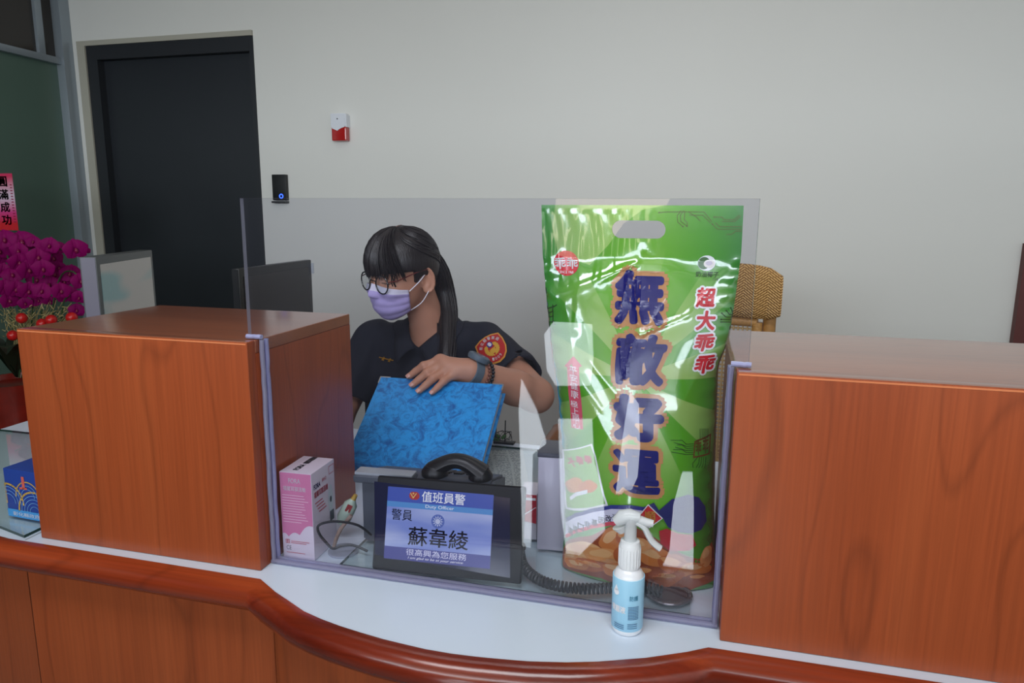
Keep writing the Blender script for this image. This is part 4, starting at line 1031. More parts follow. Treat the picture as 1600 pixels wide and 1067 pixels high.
def bdisc(u, v, ru, rv=None, n=36):
    X, Z = bagxy(u, v); X1, _ = bagxy(u+ru, v); _, Z1 = bagxy(u, v-(rv or ru)); return move2(disc2(abs(X1-X), n, abs(Z1-Z)), X, Z)
def bpoly(pts): return [bagxy(*p) for p in pts], [tuple(range(len(pts)))]
def bline(pts, wd): return line2([bagxy(*p) for p in pts], wd)
lg = decal('round_logo', bdisc(885, 411, 19.5), bfn(0.0006), I_red, bag, step=0.006)
bput('logo_character', '乖', 867, 402, 884, 420, I_wht, lg, off=0.001, bold=0.002); bput('logo_character', '乖', 886, 402, 903, 420, I_wht, lg, off=0.001, bold=0.002)
bput('logo_lettering', 'SINCE 1968', 875, 423, 896, 427, I_wht, lg, off=0.001)
# coconut emblem and flavour text
cc = decal('flavour_emblem', bdisc(1104, 411, 14, 12), bfn(0.0006), I_wht, bag, step=0.006)
decal('coconut_print', bdisc(1100, 411, 9.5, 9.5), bfn(0.0009), film_ink('ink_coconut_green', (70, 110, 60)), cc, step=0.006)
decal('coconut_print', bdisc(1108, 412, 8.5, 6.5), bfn(0.0012), film_ink('ink_coconut_flesh', (226, 222, 214)), cc, step=0.006)
decal('coconut_print', bdisc(1108, 411, 5.5, 3.5), bfn(0.0015), film_ink('ink_coconut_in', (196, 188, 200)), cc, step=0.006)
bput('flavour_lettering', '奶油椰子', 1087, 424, 1123, 433, I_dk, bag, bold=0.001)
bput('flavour_lettering', '口味', 1114, 434, 1123, 438, I_dk, bag)
# vertical rose banner
bn = decal('rose_banner', bpoly([(896, 556), (910, 572), (905, 573), (907, 610), (911, 671), (893, 668), (888, 612), (886, 573), (882, 572)]), bfn(0.0006), I_pink, bag, step=0.006)
for i, ch in enumerate('平安健康'): bput('banner_character', ch, 890+i*0.7, 572+i*12.6, 902+i*0.7, 583+i*12.6, I_wht, bn, off=0.001)
for i, ch in enumerate('極上順心'): bput('banner_character', ch, 892+i*1.2, 626+i*11.2, 903+i*1.2, 636+i*11.2, I_wht, bn, off=0.001)
decal('banner_dot', bdisc(898, 621, 1.3), bfn(0.001), I_wht, bn)
# circuit tracks
cir = [[(1030, 332), (1040, 331), (1052, 331), (1076, 331), (1088, 339), (1094, 345)], [(1073, 331), (1100, 331), (1112, 346)], [(1077, 336), (1098, 336), (1110, 348)],
       [(1116, 339), (1128, 339), (1131, 343), (1147, 343), (1155, 336)], [(1128, 346), (1148, 346), (1157, 338)], [(1113, 350), (1121, 358), (1160, 358)], [(1118, 348), (1124, 354), (1160, 354)], [(1135, 366), (1143, 366), (1150, 361), (1160, 361)],
       [(1064, 329), (1058, 337), (1059, 347), (1067, 354)], [(1068, 329), (1063, 337), (1064, 346), (1073, 353)], [(1070, 330), (1069, 343), (1074, 348), (1074, 354)]]
decal('circuit_print', join2(*[bline(c, 0.0008) for c in cir], *[bdisc(u, v, 1.4, 1.2, 8) for u, v in ((1067, 354), (1073, 353), (1116, 339), (1113, 350), (1030, 332))]), bfn(0.0006), I_brn, bag, step=0.008)
cir = [[(1127, 503), (1143, 503)], [(1127, 499), (1131, 499), (1143, 499)], [(1128, 489), (1134, 495), (1145, 495)], [(1135, 485), (1140, 491), (1146, 491)], [(1142, 481), (1146, 486)]]
decal('circuit_print', join2(*[bline(c, 0.0009) for c in cir], *[bdisc(u, v, 1.4, 1.2, 8) for u, v in ((1127, 503), (1127, 499), (1128, 489), (1135, 485), (1142, 481))]), bfn(0.0006), I_dk, bag, step=0.008)
cir = [[(856, 482), (866, 478)], [(853, 488), (864, 486)], [(856, 495), (864, 494)], [(858, 503), (866, 502)], [(864, 476), (864, 506), (868, 506)], [(870, 476), (864, 480)]]
decal('circuit_print', join2(*[bline(c, 0.0014) for c in cir]), bfn(0.0006), I_dk, bag, step=0.008)
# little chip
I_chip = film_ink('ink_chip', (104, 70, 22))
chp = decal('chip_print', bline([(1086, 690), (1110, 679), (1108, 708), (1084, 714), (1086, 690)], 0.0022), bfn(0.0006), I_chip, bag, step=0.006)
bput('chip_character', '乖', 1087, 685, 1096, 710, I_chip, chp, bold=0.002, off=0.0008); bput('chip_character', '乖', 1098, 681, 1107, 707, I_chip, chp, bold=0.002, off=0.0008)
L_ = []
for i in range(6): L_.append(bline([(1056-4*abs(i-2)+i, 688+i*3.6), (1066, 688+i*3.6+ (3 if i % 2 else 0)), (1072, 694+i*3.2), (1085, 693+i*3.2)], 0.0007))
for i in range(5): L_.append(bline([(1094+i*3, 670), (1094+i*3, 684)], 0.0007)); L_.append(bline([(1090+i*3.2, 714), (1088+i*3.5-(6 if i < 1 else 0), 724), (1083+i*4.5, 730)], 0.0007))
decal('circuit_print', join2(*L_), bfn(0.0006), I_dk, bag, step=0.008)
# puffed corn snacks along the bottom
PUF = [film_ink('ink_puff_%d' % i, c) for i, c in enumerate([(214, 126, 56), (192, 98, 40), (226, 154, 88), (158, 72, 30), (234, 178, 116)])]
rnd = random.Random(21)
base_pts = [(879, 862), (884, 848), (890, 842), (905, 838), (925, 836), (945, 826), (962, 818), (985, 820), (1010, 832), (1040, 850), (1070, 866), (1092, 872), (1104, 858), (1112, 846), (1116, 858), (1116, 905), (1060, 914), (1000, 914), (940, 903), (880, 885)]
decal('snack_print', bpoly(base_pts), bfn(0.0005), PUF[3], bag, step=0.006)
def blob(u, v, ru, rv, rot, seed):
    r = random.Random(seed); ph_ = [r.uniform(0, 6) for _ in range(3)]; out = []
    for k in range(26):
        a = 2*PI*k/26; q = 1+0.10*math.sin(2*a+ph_[0])+0.07*math.sin(3*a+ph_[1])+0.04*math.sin(5*a+ph_[2])
        x, y = ru*q*math.cos(a), rv*q*math.sin(a); out.append((u+x*math.cos(rot)-y*math.sin(rot), v+x*math.sin(rot)+y*math.cos(rot)))
    return out
def clampb(pts): return [(min(max(u, 882), 1112), min(v, 908)) for u, v in pts]
blobs = [(958, 842, 24, 17, -0.6, 0), (915, 860, 27, 15, 0.2, 4), (893, 868, 12, 16, 0.3, 2), (944, 868, 30, 14, 0.15, 2), (985, 862, 26, 16, -0.2, 1), (1020, 868, 28, 15, 0.3, 0), (1052, 880, 26, 14, 0.2, 1), (1085, 888, 24, 12, -0.1, 0), (1104, 868, 8, 18, 0.25, 2),
         (925, 882, 30, 10, 0.25, 1), (968, 890, 28, 11, 0.2, 0), (1005, 893, 26, 11, 0.1, 3), (1045, 900, 24, 9, 0.0, 1), (902, 880, 18, 8, 0.3, 0), (1092, 902, 18, 7, 0, 3), (975, 838, 14, 12, 0.8, 1), (1000, 850, 16, 12, 0.4, 2)]
for i, (u, v, a_, b_, r_, ci) in enumerate(blobs):
    o_ = decal('snack_print', bpoly(clampb(blob(u, v, a_, b_, r_, i))), bfn(0.0007+0.00012*i), PUF[ci], bag, step=0.006)
    decal('snack_highlight', bpoly(clampb(blob(u-a_*0.15, v-b_*0.3, a_*0.62, b_*0.42, r_, i+50))), bfn(0.0008+0.00012*i), PUF[4 if ci in (2, 0) else 2], o_, step=0.006)
# ribbon
def ribbon(t0, t1, name, m, off):
    top = [(884, 808), (900, 800), (925, 793), (955, 788), (985, 787), (1010, 791)]
    P = []; Q = []
    for (u, v) in top:
        P.append((u, v+t0)); Q.append((u, v+t1))
    return decal(name, bpoly(P+Q[::-1]), bfn(off), m, bag, step=0.004)
ribbon(0, 7, 'ribbon_blue_edge', I_blu, 0.0030); ribbon(6, 26, 'ribbon_white', film_ink('ink_ribbon_white', (216, 214, 232)), 0.0032); ribbon(25, 31, 'ribbon_red_edge', film_ink('ink_ribbon_red', (212, 60, 74)), 0.0034)
rbx = [(892, 828, '選'), (900, 824.5, '進'), (908, 821.5, '口'), (918.5, 818, '非'), (929.5, 814.5, '基'), (940.5, 811.5, '因'), (951.5, 808.5, '改'), (962, 806.5, '造'), (972.5, 805, '玉'), (983, 804.5, '米')]
for i, (u, v, ch) in enumerate(rbx):
    k = 4.2 if i < 2 else 4.9
    bput('ribbon_character', ch, u-k, v-5, u+k, v+5, film_ink('ink_ribbon_text', (40, 42, 66)), bag, off=0.0037, bold=0.0015)
# small packet picture with a white outline
pp = [(878, 700), (925, 693), (931, 712), (944, 772), (950, 790), (884, 795), (880, 760)]
pk_ = decal('packet_outline', bpoly(pp), bfn(0.0006), I_wht, bag, step=0.006)
decal('packet_print', bpoly([(881, 703), (923, 696), (929, 713), (941, 772), (946, 787), (886, 792), (883, 760)]), bfn(0.0009), film_ink('ink_packet', (140, 190, 96)), pk_, step=0.006)
for i, ch in enumerate('大乖乖'): bput('packet_character', ch, 887+i*13, 714-i*1.5, 899+i*13, 727-i*1.5, I_pink, pk_, off=0.0013, bold=0.004)
decal('packet_puff', bpoly(blob(897, 757, 13, 12, 0.3, 5)), bfn(0.0013), PUF[2], pk_, step=0.006); decal('packet_puff', bpoly(blob(918, 760, 14, 11, -0.3, 8)), bfn(0.0014), PUF[0], pk_, step=0.006)
decal('packet_ribbon', bpoly([(890, 776), (900, 768), (918, 764), (918, 770), (902, 774), (892, 781)]), bfn(0.0017), I_wht, pk_, step=0.006)
# red diamond with the lucky character (the cartoon figure beside it is left out)
dm = decal('diamond_outline', bpoly([(1013, 786), (1036, 808), (1015, 824), (996, 806)]), bfn(0.0034), I_wht, bag, step=0.006)
decal('diamond', bpoly([(1013, 788), (1034, 808), (1015, 822), (998, 806)]), bfn(0.0036), I_red, dm, step=0.006)
bput('diamond_character', '順', 1007, 797, 1025, 815, film_ink('ink_gold', (214, 168, 60)), dm, off=0.0040, bold=0.001)
decal('blue_swash', bpoly([(1002, 792), (1022, 784), (1030, 796), (1050, 778), (1075, 771), (1092, 776), (1102, 790), (1104, 812), (1096, 826), (1080, 832), (1060, 830), (1044, 822), (1036, 808)]), bfn(0.0030), film_ink('ink_swash', (40, 44, 104)), bag, step=0.006)
decal('red_swash', bpoly([(1030, 828), (1042, 824), (1060, 832), (1082, 834), (1088, 850), (1078, 858), (1046, 858), (1032, 846)]), bfn(0.0031), film_ink('ink_swash_red', (190, 44, 50)), bag, step=0.006)
# ================================================================== things on the back wall
p = at(535, 200, y=YW); ppm = (at(545, 200, y=YW)-at(525, 200, y=YW)).length/20
sr_ = thing('alarm_siren', 'white wall siren with red lens on the back wall right of the door', 'alarm siren', (p.x, YW, p.z))
W_, H_ = 24*ppm, 37*ppm
M_swh = mat('siren_white', (224, 228, 236), rough=0.3); M_sred = mat('siren_red', (176, 22, 20), rough=0.15, coat=0.6, alpha=1)
box('red_lens', (p.x-W_*0.47, YW-0.034, p.z-H_*0.5), (p.x+W_*0.47, YW, p.z+H_*0.02), M_sred, sr_, bev=0.007, seg=4)
pol = [(-W_/2, H_*0.5), (-W_/2, 0.0), (-W_*0.36, -H_*0.02), (-W_*0.22, -H_*0.13), (-W_*0.08, -H_*0.17), (W_*0.06, -H_*0.11), (W_*0.18, H_*0.0), (W_*0.34, H_*0.02), (W_/2, 0.0), (W_/2, H_*0.44), (W_*0.42, H_*0.5)]
bm = nb(); A = [bm.verts.new((p.x+x, YW-0.037, p.z+z)) for x, z in pol]; B = [bm.verts.new((p.x+x*1.02, YW, p.z+z)) for x, z in pol]
bm.faces.new(A); bm.faces.new(B)
for i in range(len(pol)): bm.faces.new((A[i], A[(i+1) % len(pol)], B[(i+1) % len(pol)], B[i]))
bmesh.ops.bevel(bm, geom=[e for e in bm.edges if abs(e.verts[0].co.y-e.verts[1].co.y) < 1e-5 and e.verts[0].co.y < YW-0.03], offset=0.004, segments=3, affect='EDGES')
fin(bm, 'housing', M_swh, sr_)
lathe('status_lamp', [(0, 0), (0.003, 0), (0.002, 0.002), (0, 0.002)], (0, 0, 0), M_black, sr_, 12, M=Matrix.Translation((p.x-W_*0.05, YW-0.037, p.z+H_*0.3)) @ Matrix.Rotation(PI/2, 4, 'X'))
p = at(440, 293, y=YW); W_, H_ = 23*ppm, 37*ppm
rd = thing('card_reader', 'black wall card reader with a glowing blue ring beside the door', 'card reader', (p.x, YW, p.z))
box('housing', (p.x-W_/2, YW-0.02, p.z-H_/2), (p.x+W_/2, YW, p.z+H_/2), M_black, rd, bev=0.003)
q = at(439.5, 306.5, y=YW-0.021)
bm = nb(); pts = [(q.x+0.0085*math.cos(2*PI*k/24), YW-0.0215, q.z+0.0085*math.sin(2*PI*k/24)) for k in range(24)]; add_tube(bm, pts, 0.0022, 8, closed=True)
fin(bm, 'blue_ring', mat('ring_light', (30, 60, 240), emit=(50, 90, 255), estr=3.0), rd)
box('base_plate', (p.x-W_*0.52, YW-0.03, p.z-H_/2-0.012), (p.x+W_*0.5, YW, p.z-H_/2-0.004), M_black, rd, bev=0.001)

# ================================================================== side desk and two monitors seen edge-on
M_mb = mat('monitor_black', (20, 21, 24), rough=0.35); M_mg = mat('monitor_grey', (74, 78, 80), rough=0.4); M_ms = mat('monitor_side', (110, 106, 120), rough=0.4)
def monitor(pl, pr, ztop_l, ztop_r, zbot, label, frame, scr, sidem, th=0.035):
    """pl: near lower corner (x, y), pr: far corner; the screen faces the officer"""
    a = Vector((pl[0], pl[1], 0)); b = Vector((pr[0], pr[1], 0)); e = (b-a).normalized(); W_ = (b-a).length; n = Vector((e.y, -e.x, 0))
    t = thing('monitor', label, 'monitor', ((a+b)/2)+Vector((0, 0, 0)))
    ht = (ztop_l+ztop_r)/2-zbot; M_ = basis((a.x, a.y, zbot), e, (0, 0, 1))   # local x along, y up, z = e x up
    zz = e.cross(Vector((0, 0, 1)))
    s = 1
    bm = nb(); add_box(bm, (0, 0, -th), (W_, ht, 0), 0.003); fin(bm, 'casing', frame, t, M=M_)
    bm = nb(); add_box(bm, (-0.0012, 0.002, -th*0.9), (0.001, ht-0.002, -0.002)); fin(bm, 'side_trim', sidem, t, M=M_)
    bm = nb(); add_box(bm, (0.018, 0.03, 0.0), (W_-0.018, ht-0.02, 0.0015)); sc__ = fin(bm, 'screen', scr, t, M=M_)
    bm = nb(); add_box(bm, (W_/2-0.03, -zbot+0.0155, -th-0.02), (W_/2+0.03, ht*0.5, -th+0.002), 0.002); fin(bm, 'stand', frame, t, M=M_)
    bm = nb(); add_box(bm, (W_/2-0.12, -zbot+0.0006, -th-0.08), (W_/2+0.12, -zbot+0.015, 0.06), 0.003); fin(bm, 'foot', frame, t, M=M_)
    return t, M_, W_, ht
m = bpy.data.materials.new('screen_light'); m.use_nodes = True; nt = m.node_tree; b = nt.nodes['Principled BSDF']
b.inputs['Base Color'].default_value = (0.05, 0.05, 0.05, 1); b.inputs['Roughness'].default_value = 0.25
tcn = nt.nodes.new('ShaderNodeTexCoord'); mpn = nt.nodes.new('ShaderNodeMapping'); mpn.inputs['Scale'].default_value = (3, 3, 16); mpn.inputs['Rotation'].default_value = (0.5, 0, 0)
nn = nt.nodes.new('ShaderNodeTexNoise'); nn.inputs['Scale'].default_value = 1.0; nn.inputs['Detail'].default_value = 1
nt.links.new(tcn.outputs['Object'], mpn.inputs['Vector']); nt.links.new(mpn.outputs['Vector'], nn.inputs['Vector'])
cr = nt.nodes.new('ShaderNodeValToRGB'); cr.color_ramp.elements[0].position = 0.38; cr.color_ramp.elements[0].color = (*s2l((96, 128, 130)), 1); cr.color_ramp.elements[1].position = 0.5; cr.color_ramp.elements[1].color = (*s2l((140, 138, 134)), 1)
nt.links.new(nn.outputs['Fac'], cr.inputs['Fac']); nt.links.new(cr.outputs['Color'], b.inputs['Emission Color']); b.inputs['Emission Strength'].default_value = 0.42
a = at(150, 407, y=0.66); c = at(237, 386, y=1.0)
a2 = at(130, 410, y=0.63)
monitor((a.x, a.y), (c.x, c.y), a.z, c.z, 0.08, 'grey framed monitor with lit pale screen beside the orchids', M_mg, m, M_ms, th=0.04)
M_scd = mat('screen_dark', (26, 24, 28), rough=0.12, spec=0.6, noise=0.5, nscale=6)
a = at(373, 421, y=0.66); c = at(486, 405, y=1.02)
monitor((a.x, a.y), (c.x, c.y), a.z, c.z, 0.08, 'black monitor with dark screen behind the left wooden box', M_mb, M_scd, M_mb, th=0.02)
bx_ = at(487, 413, y=1.02)
o = box('sticky_note', (bx_.x-0.004, bx_.y-0.002, bx_.z-0.026), (bx_.x+0.006, bx_.y+0.001, bx_.z+0.004), mat('note_pale', (190, 196, 206), rough=0.6)); tag(o, 'small pale label stuck on the far corner of the black monitor', 'label')

# ================================================================== congratulatory orchid arrangement in the corner
OY = 1.22
oc = at(62, 560, y=OY)
pb = at(28, 600, y=OY)
orc = thing('orchid_arrangement', 'pot of deep magenta orchids with gold twigs in the left corner', 'potted orchid', (pb.x, OY, FLOOR))
def op(u, v, dy=0.0): return at(u, v, y=OY+dy)
M_pet = mat('petal_magenta', (122, 0, 82), rough=0.6, spec=0.12, noise=0.35, nscale=40); M_lip = mat('petal_lip', (120, 8, 60), rough=0.4)
M_stem = mat('stem_green', (52, 74, 44), rough=0.5)
bmP = nb()
def petal(bm, ang, L_, Wd, curl, wide=0.5):
    rows = 7; cols = 4; g = []
    for i in range(rows+1):
        t = i/rows; wd = Wd*math.sin(PI*min(1, t**wide*0.97+0.02))**0.8
        row = []
        for j in range(-cols, cols+1):
            s_ = j/cols; x = s_*wd; y = 0.004+L_*t; z = curl*t*t+0.18*wd*(1-s_*s_)
            row.append(bm.verts.new((x*math.cos(ang)-y*math.sin(ang), x*math.sin(ang)+y*math.cos(ang), z)))
        g.append(row)
    for i in range(rows):
        for j in range(2*cols): bm.faces.new((g[i][j], g[i][j+1], g[i+1][j+1], g[i+1][j]))
for ang in (0, 2*PI*0.36, -2*PI*0.36): petal(bmP, ang, 0.042, 0.022, -0.004, 0.75)
for ang in (PI*0.42, -PI*0.42): petal(bmP, ang, 0.045, 0.037, 0.004, 0.62)
me_pet = bpy.data.meshes.new('blossom'); bmP.to_mesh(me_pet); bmP.free(); me_pet.materials.append(M_pet)
bmL = nb(); sph(bmL, (0, -0.004, 0.008), 0.008, 10, 8, (0.9, 1.3, 1)); sph(bmL, (0, 0.004, 0.009), 0.004, 8, 6)
me_lip = bpy.data.meshes.new('lip'); bmL.to_mesh(me_lip); bmL.free(); me_lip.materials.append(M_lip)
for mm in (me_pet, me_lip): mm.polygons.foreach_set('use_smooth', [True]*len(mm.polygons))
spots = [(35, 378, 1.1), (72, 388, .8), (60, 402, .9), (78, 384, .8), (90, 388, .7), (118, 390, 1.0), (8, 375, 1.0), (8, 400, 1.0), (30, 410, .9), (45, 422, .95), (68, 420, .9), (84, 404, .8), (20, 430, .9), (5, 425, .9), (58, 438, .9), (78, 445, .9),
         (110, 428, .95), (126, 440, .8), (104, 460, 1.0), (124, 465, .7), (95, 455, .8), (25, 452, .9), (8, 450, .9), (45, 455, .9), (14, 470, .8), (66, 455, .8), (40, 492-18, .65), (120, 485, .7), (92, 418, .6), (100, 440, .6), (0, 392, 1), (30, 392, .8), (52, 378, .6), (86, 430, .8), (28, 466, .7), (60, 470, .6), (135, 392, .35), (78, 470, .5)]
rnd = random.Random(9)
for i, (u, v, s_) in enumerate(spots):
    p = op(u, v, rnd.uniform(-0.10, 0.06)); toward = (CAM-p).normalized()
    z_ = (toward+Vector((rnd.uniform(-.45, .45), rnd.uniform(-.3, .3), rnd.uniform(-.35, .25)))).normalized()
    up = (Vector((rnd.uniform(-.3, .3), 0, 1))); x_ = up.cross(z_).normalized(); y_ = z_.cross(x_)
    M_ = Matrix.Identity(4)
    for k in range(3): M_[k][0] = x_[k]*s_*0.84; M_[k][1] = y_[k]*s_*0.84; M_[k][2] = z_[k]*s_*0.84; M_[k][3] = p[k]
    o = bpy.data.objects.new('blossom', me_pet); COL.objects.link(o); o.parent = orc; o.matrix_parent_inverse = world_of(orc).inverted(); o.matrix_basis = M_
    l = bpy.data.objects.new('lip', me_lip); COL.objects.link(l); l.parent = o
for pts in ([(30, 590), (35, 520), (20, 440), (5, 380), (-20, 360)], [(34, 590), (48, 520), (52, 440), (45, 395), (35, 372)], [(38, 590), (62, 520), (66, 450), (76, 405), (100, 388), (120, 392)], [(40, 590), (78, 520), (84, 470), (96, 430), (115, 425), (128, 445)], [(42, 590), (90, 520), (100, 470), (120, 462), (126, 490)]):
    tube('stem', smooth_path([op(u, v) for u, v in pts], 6), 0.0028, M_stem, orc, n=6)
bm = nb()
for i in range(70):
    u = rnd.uniform(5, 112); v0 = rnd.uniform(470, 505)
    pts = [op(35+rnd.uniform(-15, 25), 560, 0.02)]; 
    for k in range(1, 6): pts.append(op(35+(u-35)*k/5+rnd.uniform(-6, 6), 560+(v0-560)*k/5+rnd.uniform(-4, 4), rnd.uniform(-0.03, 0.04)))
    add_tube(bm, smooth_path(pts, 3), 0.0012, 4)
for i in range(160):
    p_ = op(rnd.uniform(2, 110), rnd.uniform(478, 528), rnd.uniform(-0.05, 0.04)); add_tube(bm, [p_, p_+Vector((rnd.uniform(-.02, .02), rnd.uniform(-.01, .01), rnd.uniform(-.012, .018)))], 0.0016, 4)
tag(fin(bm, 'gold_twigs', mat('twig_gold', (168, 152, 104), rough=0.45), orc), 'tangle of pale gold twigs', kind='stuff')
for (u, v) in ((34, 497), (80, 500), (112, 496), (20, 524), (66, 506)):
    bm = nb(); sph(bm, op(u, v, -0.06), 0.019, 16, 10); fin(bm, 'red_ball', mat('ball_red', (190, 22, 22), rough=0.3, noise=0.2, nscale=200), orc)
for (a0, r_) in ((0.2, .12), (1.2, .14), (2.2, .12), (3.2, .13), (4.2, .12), (5.4, .14)):
    bm = nb(); b0_ = Vector((pb.x, OY, pb.z+0.03))
    g = []
    for i in range(8):
        t = i/7; c_ = b0_+Vector((math.cos(a0)*r_*t*1.1, math.sin(a0)*r_*t, 0.14*math.sin(t*2.2))); wd = 0.035*math.sin(PI*min(1, t*0.96+0.03))**0.7; sd = Vector((-math.sin(a0), math.cos(a0), 0))
        g.append([bm.verts.new(c_-sd*wd), bm.verts.new(c_-Vector((0, 0, 0.006))), bm.verts.new(c_+sd*wd)])
    for i in range(7):
        for j in range(2): bm.faces.new((g[i][j], g[i][j+1], g[i+1][j+1], g[i+1][j]))
    fin(bm, 'leaf', mat('leaf_dark', (22, 34, 22), rough=0.35, coat=0.3), orc)
pz = pb.z
lathe('pot', [(0, FLOOR+0.0006), (0.09, FLOOR+0.0006), (0.095, FLOOR+0.02), (0.09, FLOOR+0.04), (0.105, pz-0.16), (0.13, pz+0.0), (0.136, pz+0.02), (0.125, pz+0.02), (0.12, pz), (0, pz)], (pb.x, OY, 0), mat('pot_red', (120, 24, 12), rough=0.3, coat=0.4, noise=0.6, nscale=14), orc, 36)
# red congratulation card above the orchids
ct0 = at(0, 271, y=OY+0.15); ct1 = at(33, 360, y=OY+0.15)
x0_ = at(-42, 271, y=OY+0.15).x; x1_ = at(19, 271, y=OY+0.15).x; x1b = at(32, 360, y=OY+0.15).x
cdx = Vector((1, 0, -0.02)).normalized()
cardf = Face(Vector((x0_, OY+0.1475, ct1.z)), (1, 0, 0), (0, 0.0, 1)); cw = x1_-x0_+0.0; ch_ = ct0.z-ct1.z
card = thing('gift_card', 'pink and red congratulation card standing on a stick behind the orchids', 'card', (x0_+cw/2, OY+0.155, FLOOR))
cdm = bpy.data.materials.new('card_paper'); cdm.use_nodes = True; nt = cdm.node_tree; b = nt.nodes['Principled BSDF']
tcn = nt.nodes.new('ShaderNodeTexCoord'); se = nt.nodes.new('ShaderNodeSeparateXYZ'); nt.links.new(tcn.outputs['Generated'], se.inputs[0])
cr = nt.nodes.new('ShaderNodeValToRGB'); cr.color_ramp.elements[0].position = 0.12; cr.color_ramp.elements[0].color = (*s2l((200, 28, 40)), 1); cr.color_ramp.elements[1].position = 0.95; cr.color_ramp.elements[1].color = (*s2l((206, 50, 92)), 1)
e = cr.color_ramp.elements.new(0.32); e.color = (*s2l((206, 60, 130)), 1); e = cr.color_ramp.elements.new(0.6); e.color = (*s2l((214, 196, 214)), 1)
nt.links.new(se.outputs['Z'], cr.inputs['Fac']); nt.links.new(cr.outputs['Color'], b.inputs['Base Color']); b.inputs['Roughness'].default_value = 0.5
bm = nb(); add_box(bm, (x0_, OY+0.148, ct1.z), (x1_, OY+0.1495, ct0.z)); 
for v in bm.verts:
    if v.co.z < ct1.z+0.01: v.co.x += (x1b-x1_)*0.0
fin(bm, 'card_sheet', cdm, card, smooth=False)
for i, ch in enumerate('圓滿成功'):
    zc_ = ch_*(0.86-0.225*i); put('card_character', cardf, ch, (cw*0.62, zc_-ch_*0.09, cw*0.86, zc_+ch_*0.09), mat('card_black', (20, 10, 16), rough=0.5), card, bold=0.002, off=0.0012)
L_ = [line2([(cw*0.93, ch_*(0.8-0.05*i)), (cw*0.965, ch_*(0.8-0.05*i))], 0.0035) for i in range(14)]
decal('card_lettering', join2(*L_), cardf.fn(0.001), mat('card_small', (150, 20, 60), rough=0.5), card)
tube('card_stick', [(x0_+cw*0.5, OY+0.153, ct0.z-0.02), (x0_+cw*0.5, OY+0.153, FLOOR+0.001)], 0.004, M_stem, card)

# ================================================================== rattan armchair behind the snack bag
CY = 1.30
tr_ = at(1223, 412, y=CY); tl_x = at(905, 412, y=CY).x
M_rat = mat('rattan_cane', (184, 134, 74), rough=0.45, coat=0.2, noise=0.25, nscale=90)
m = bpy.data.materials.new('herringbone_weave'); m.use_nodes = True; nt = m.node_tree; b = nt.nodes['Principled BSDF']; N = nt.nodes.new; L = nt.links.new
tc = N('ShaderNodeTexCoord'); sp_ = N('ShaderNodeSeparateXYZ'); L(tc.outputs['Object'], sp_.inputs[0])
def mth(op, a, b_=None, clampv=False):
    n = N('ShaderNodeMath'); n.operation = op
    for i, q in enumerate((a, b_)):
        if q is None: continue
        if isinstance(q, (int, float)): n.inputs[i].default_value = q
        else: L(q, n.inputs[i])
    return n.outputs[0]
colw = 0.032
pp_ = mth('PINGPONG', sp_.outputs['X'], colw)
dg_ = mth('ADD', mth('MULTIPLY', sp_.outputs['Z'], 1.0), mth('MULTIPLY', pp_, 0.75))
strand = mth('FRACT', mth('MULTIPLY', dg_, 135))
hh_ = mth('SINE', mth('MULTIPLY', strand, PI))
seg = mth('FRACT', mth('ADD', mth('MULTIPLY', sp_.outputs['X'], 70), mth('MULTIPLY', mth('FLOOR', mth('MULTIPLY', dg_, 135)), 0.5)))
hs_ = mth('POWER', mth('SINE', mth('MULTIPLY', seg, PI)), 0.35)
height = mth('MULTIPLY', hh_, hs_)
cr = N('ShaderNodeValToRGB'); cr.color_ramp.elements[0].position = 0.15; cr.color_ramp.elements[0].color = (*s2l((132, 88, 42)), 1); cr.color_ramp.elements[1].position = 0.7; cr.color_ramp.elements[1].color = (*s2l((216, 170, 106)), 1)
L(height, cr.inputs['Fac']); L(cr.outputs['Color'], b.inputs['Base Color']); b.inputs['Roughness'].default_value = 0.45
bp = N('ShaderNodeBump'); bp.inputs['Strength'].default_value = 0.8; bp.inputs['Distance'].default_value = 0.003; L(height, bp.inputs['Height']); L(bp.outputs['Normal'], b.inputs['Normal'])
M_weave = m
rc = thing('rattan_chair', 'woven rattan armchair behind the green snack bag', 'chair', ((tr_.x+tl_x)/2, CY+0.2, FLOOR))
zt_ = tr_.z; zr = at(1223, 497, y=CY).z
def curve_y(x):
    t = (x-tl_x)/(tr_.x-tl_x)*2-1; return CY-0.02+0.0*t-0.0+0.05*(1-t*t)
def slab(name, z0_, z1_, d0, th, m, parent, n=20, dz=0.0, inset=0.0):
    bm = nb(); prof = []
    for k in range(13):
        a = 2*PI*k/12
    rings = []
    K = 14
    for i in range(n+1):
        t = i/n; x = tl_x+inset+(tr_.x-tl_x-2*inset)*t; yy = curve_y(x); drop = dz*(2*t-1)**4
        e = 1-abs(2*t-1)**14*0.25
        row = []
        for k in range(K):
            a = 2*PI*k/K; cz_ = (z0_+z1_)/2; hz_ = (z1_-z0_)/2*e
            sx = math.copysign(abs(math.cos(a))**0.5, math.cos(a)); sz = math.copysign(abs(math.sin(a))**0.5, math.sin(a))
            row.append(bm.verts.new((x, yy+d0+th/2*sx, cz_+hz_*sz-drop)))
        rings.append(row)
    for A, B in zip(rings[:-1], rings[1:]):
        for k in range(K): bm.faces.new((A[k], A[(k+1) % K], B[(k+1) % K], B[k]))
    bm.faces.new(rings[0]); bm.faces.new(rings[-1])
    return fin(bm, name, m, parent)
slab('headrest', zr, zt_, 0.0, 0.055, M_weave, rc, dz=0.012)
zb_ = -0.30
post = tr_.x-0.022
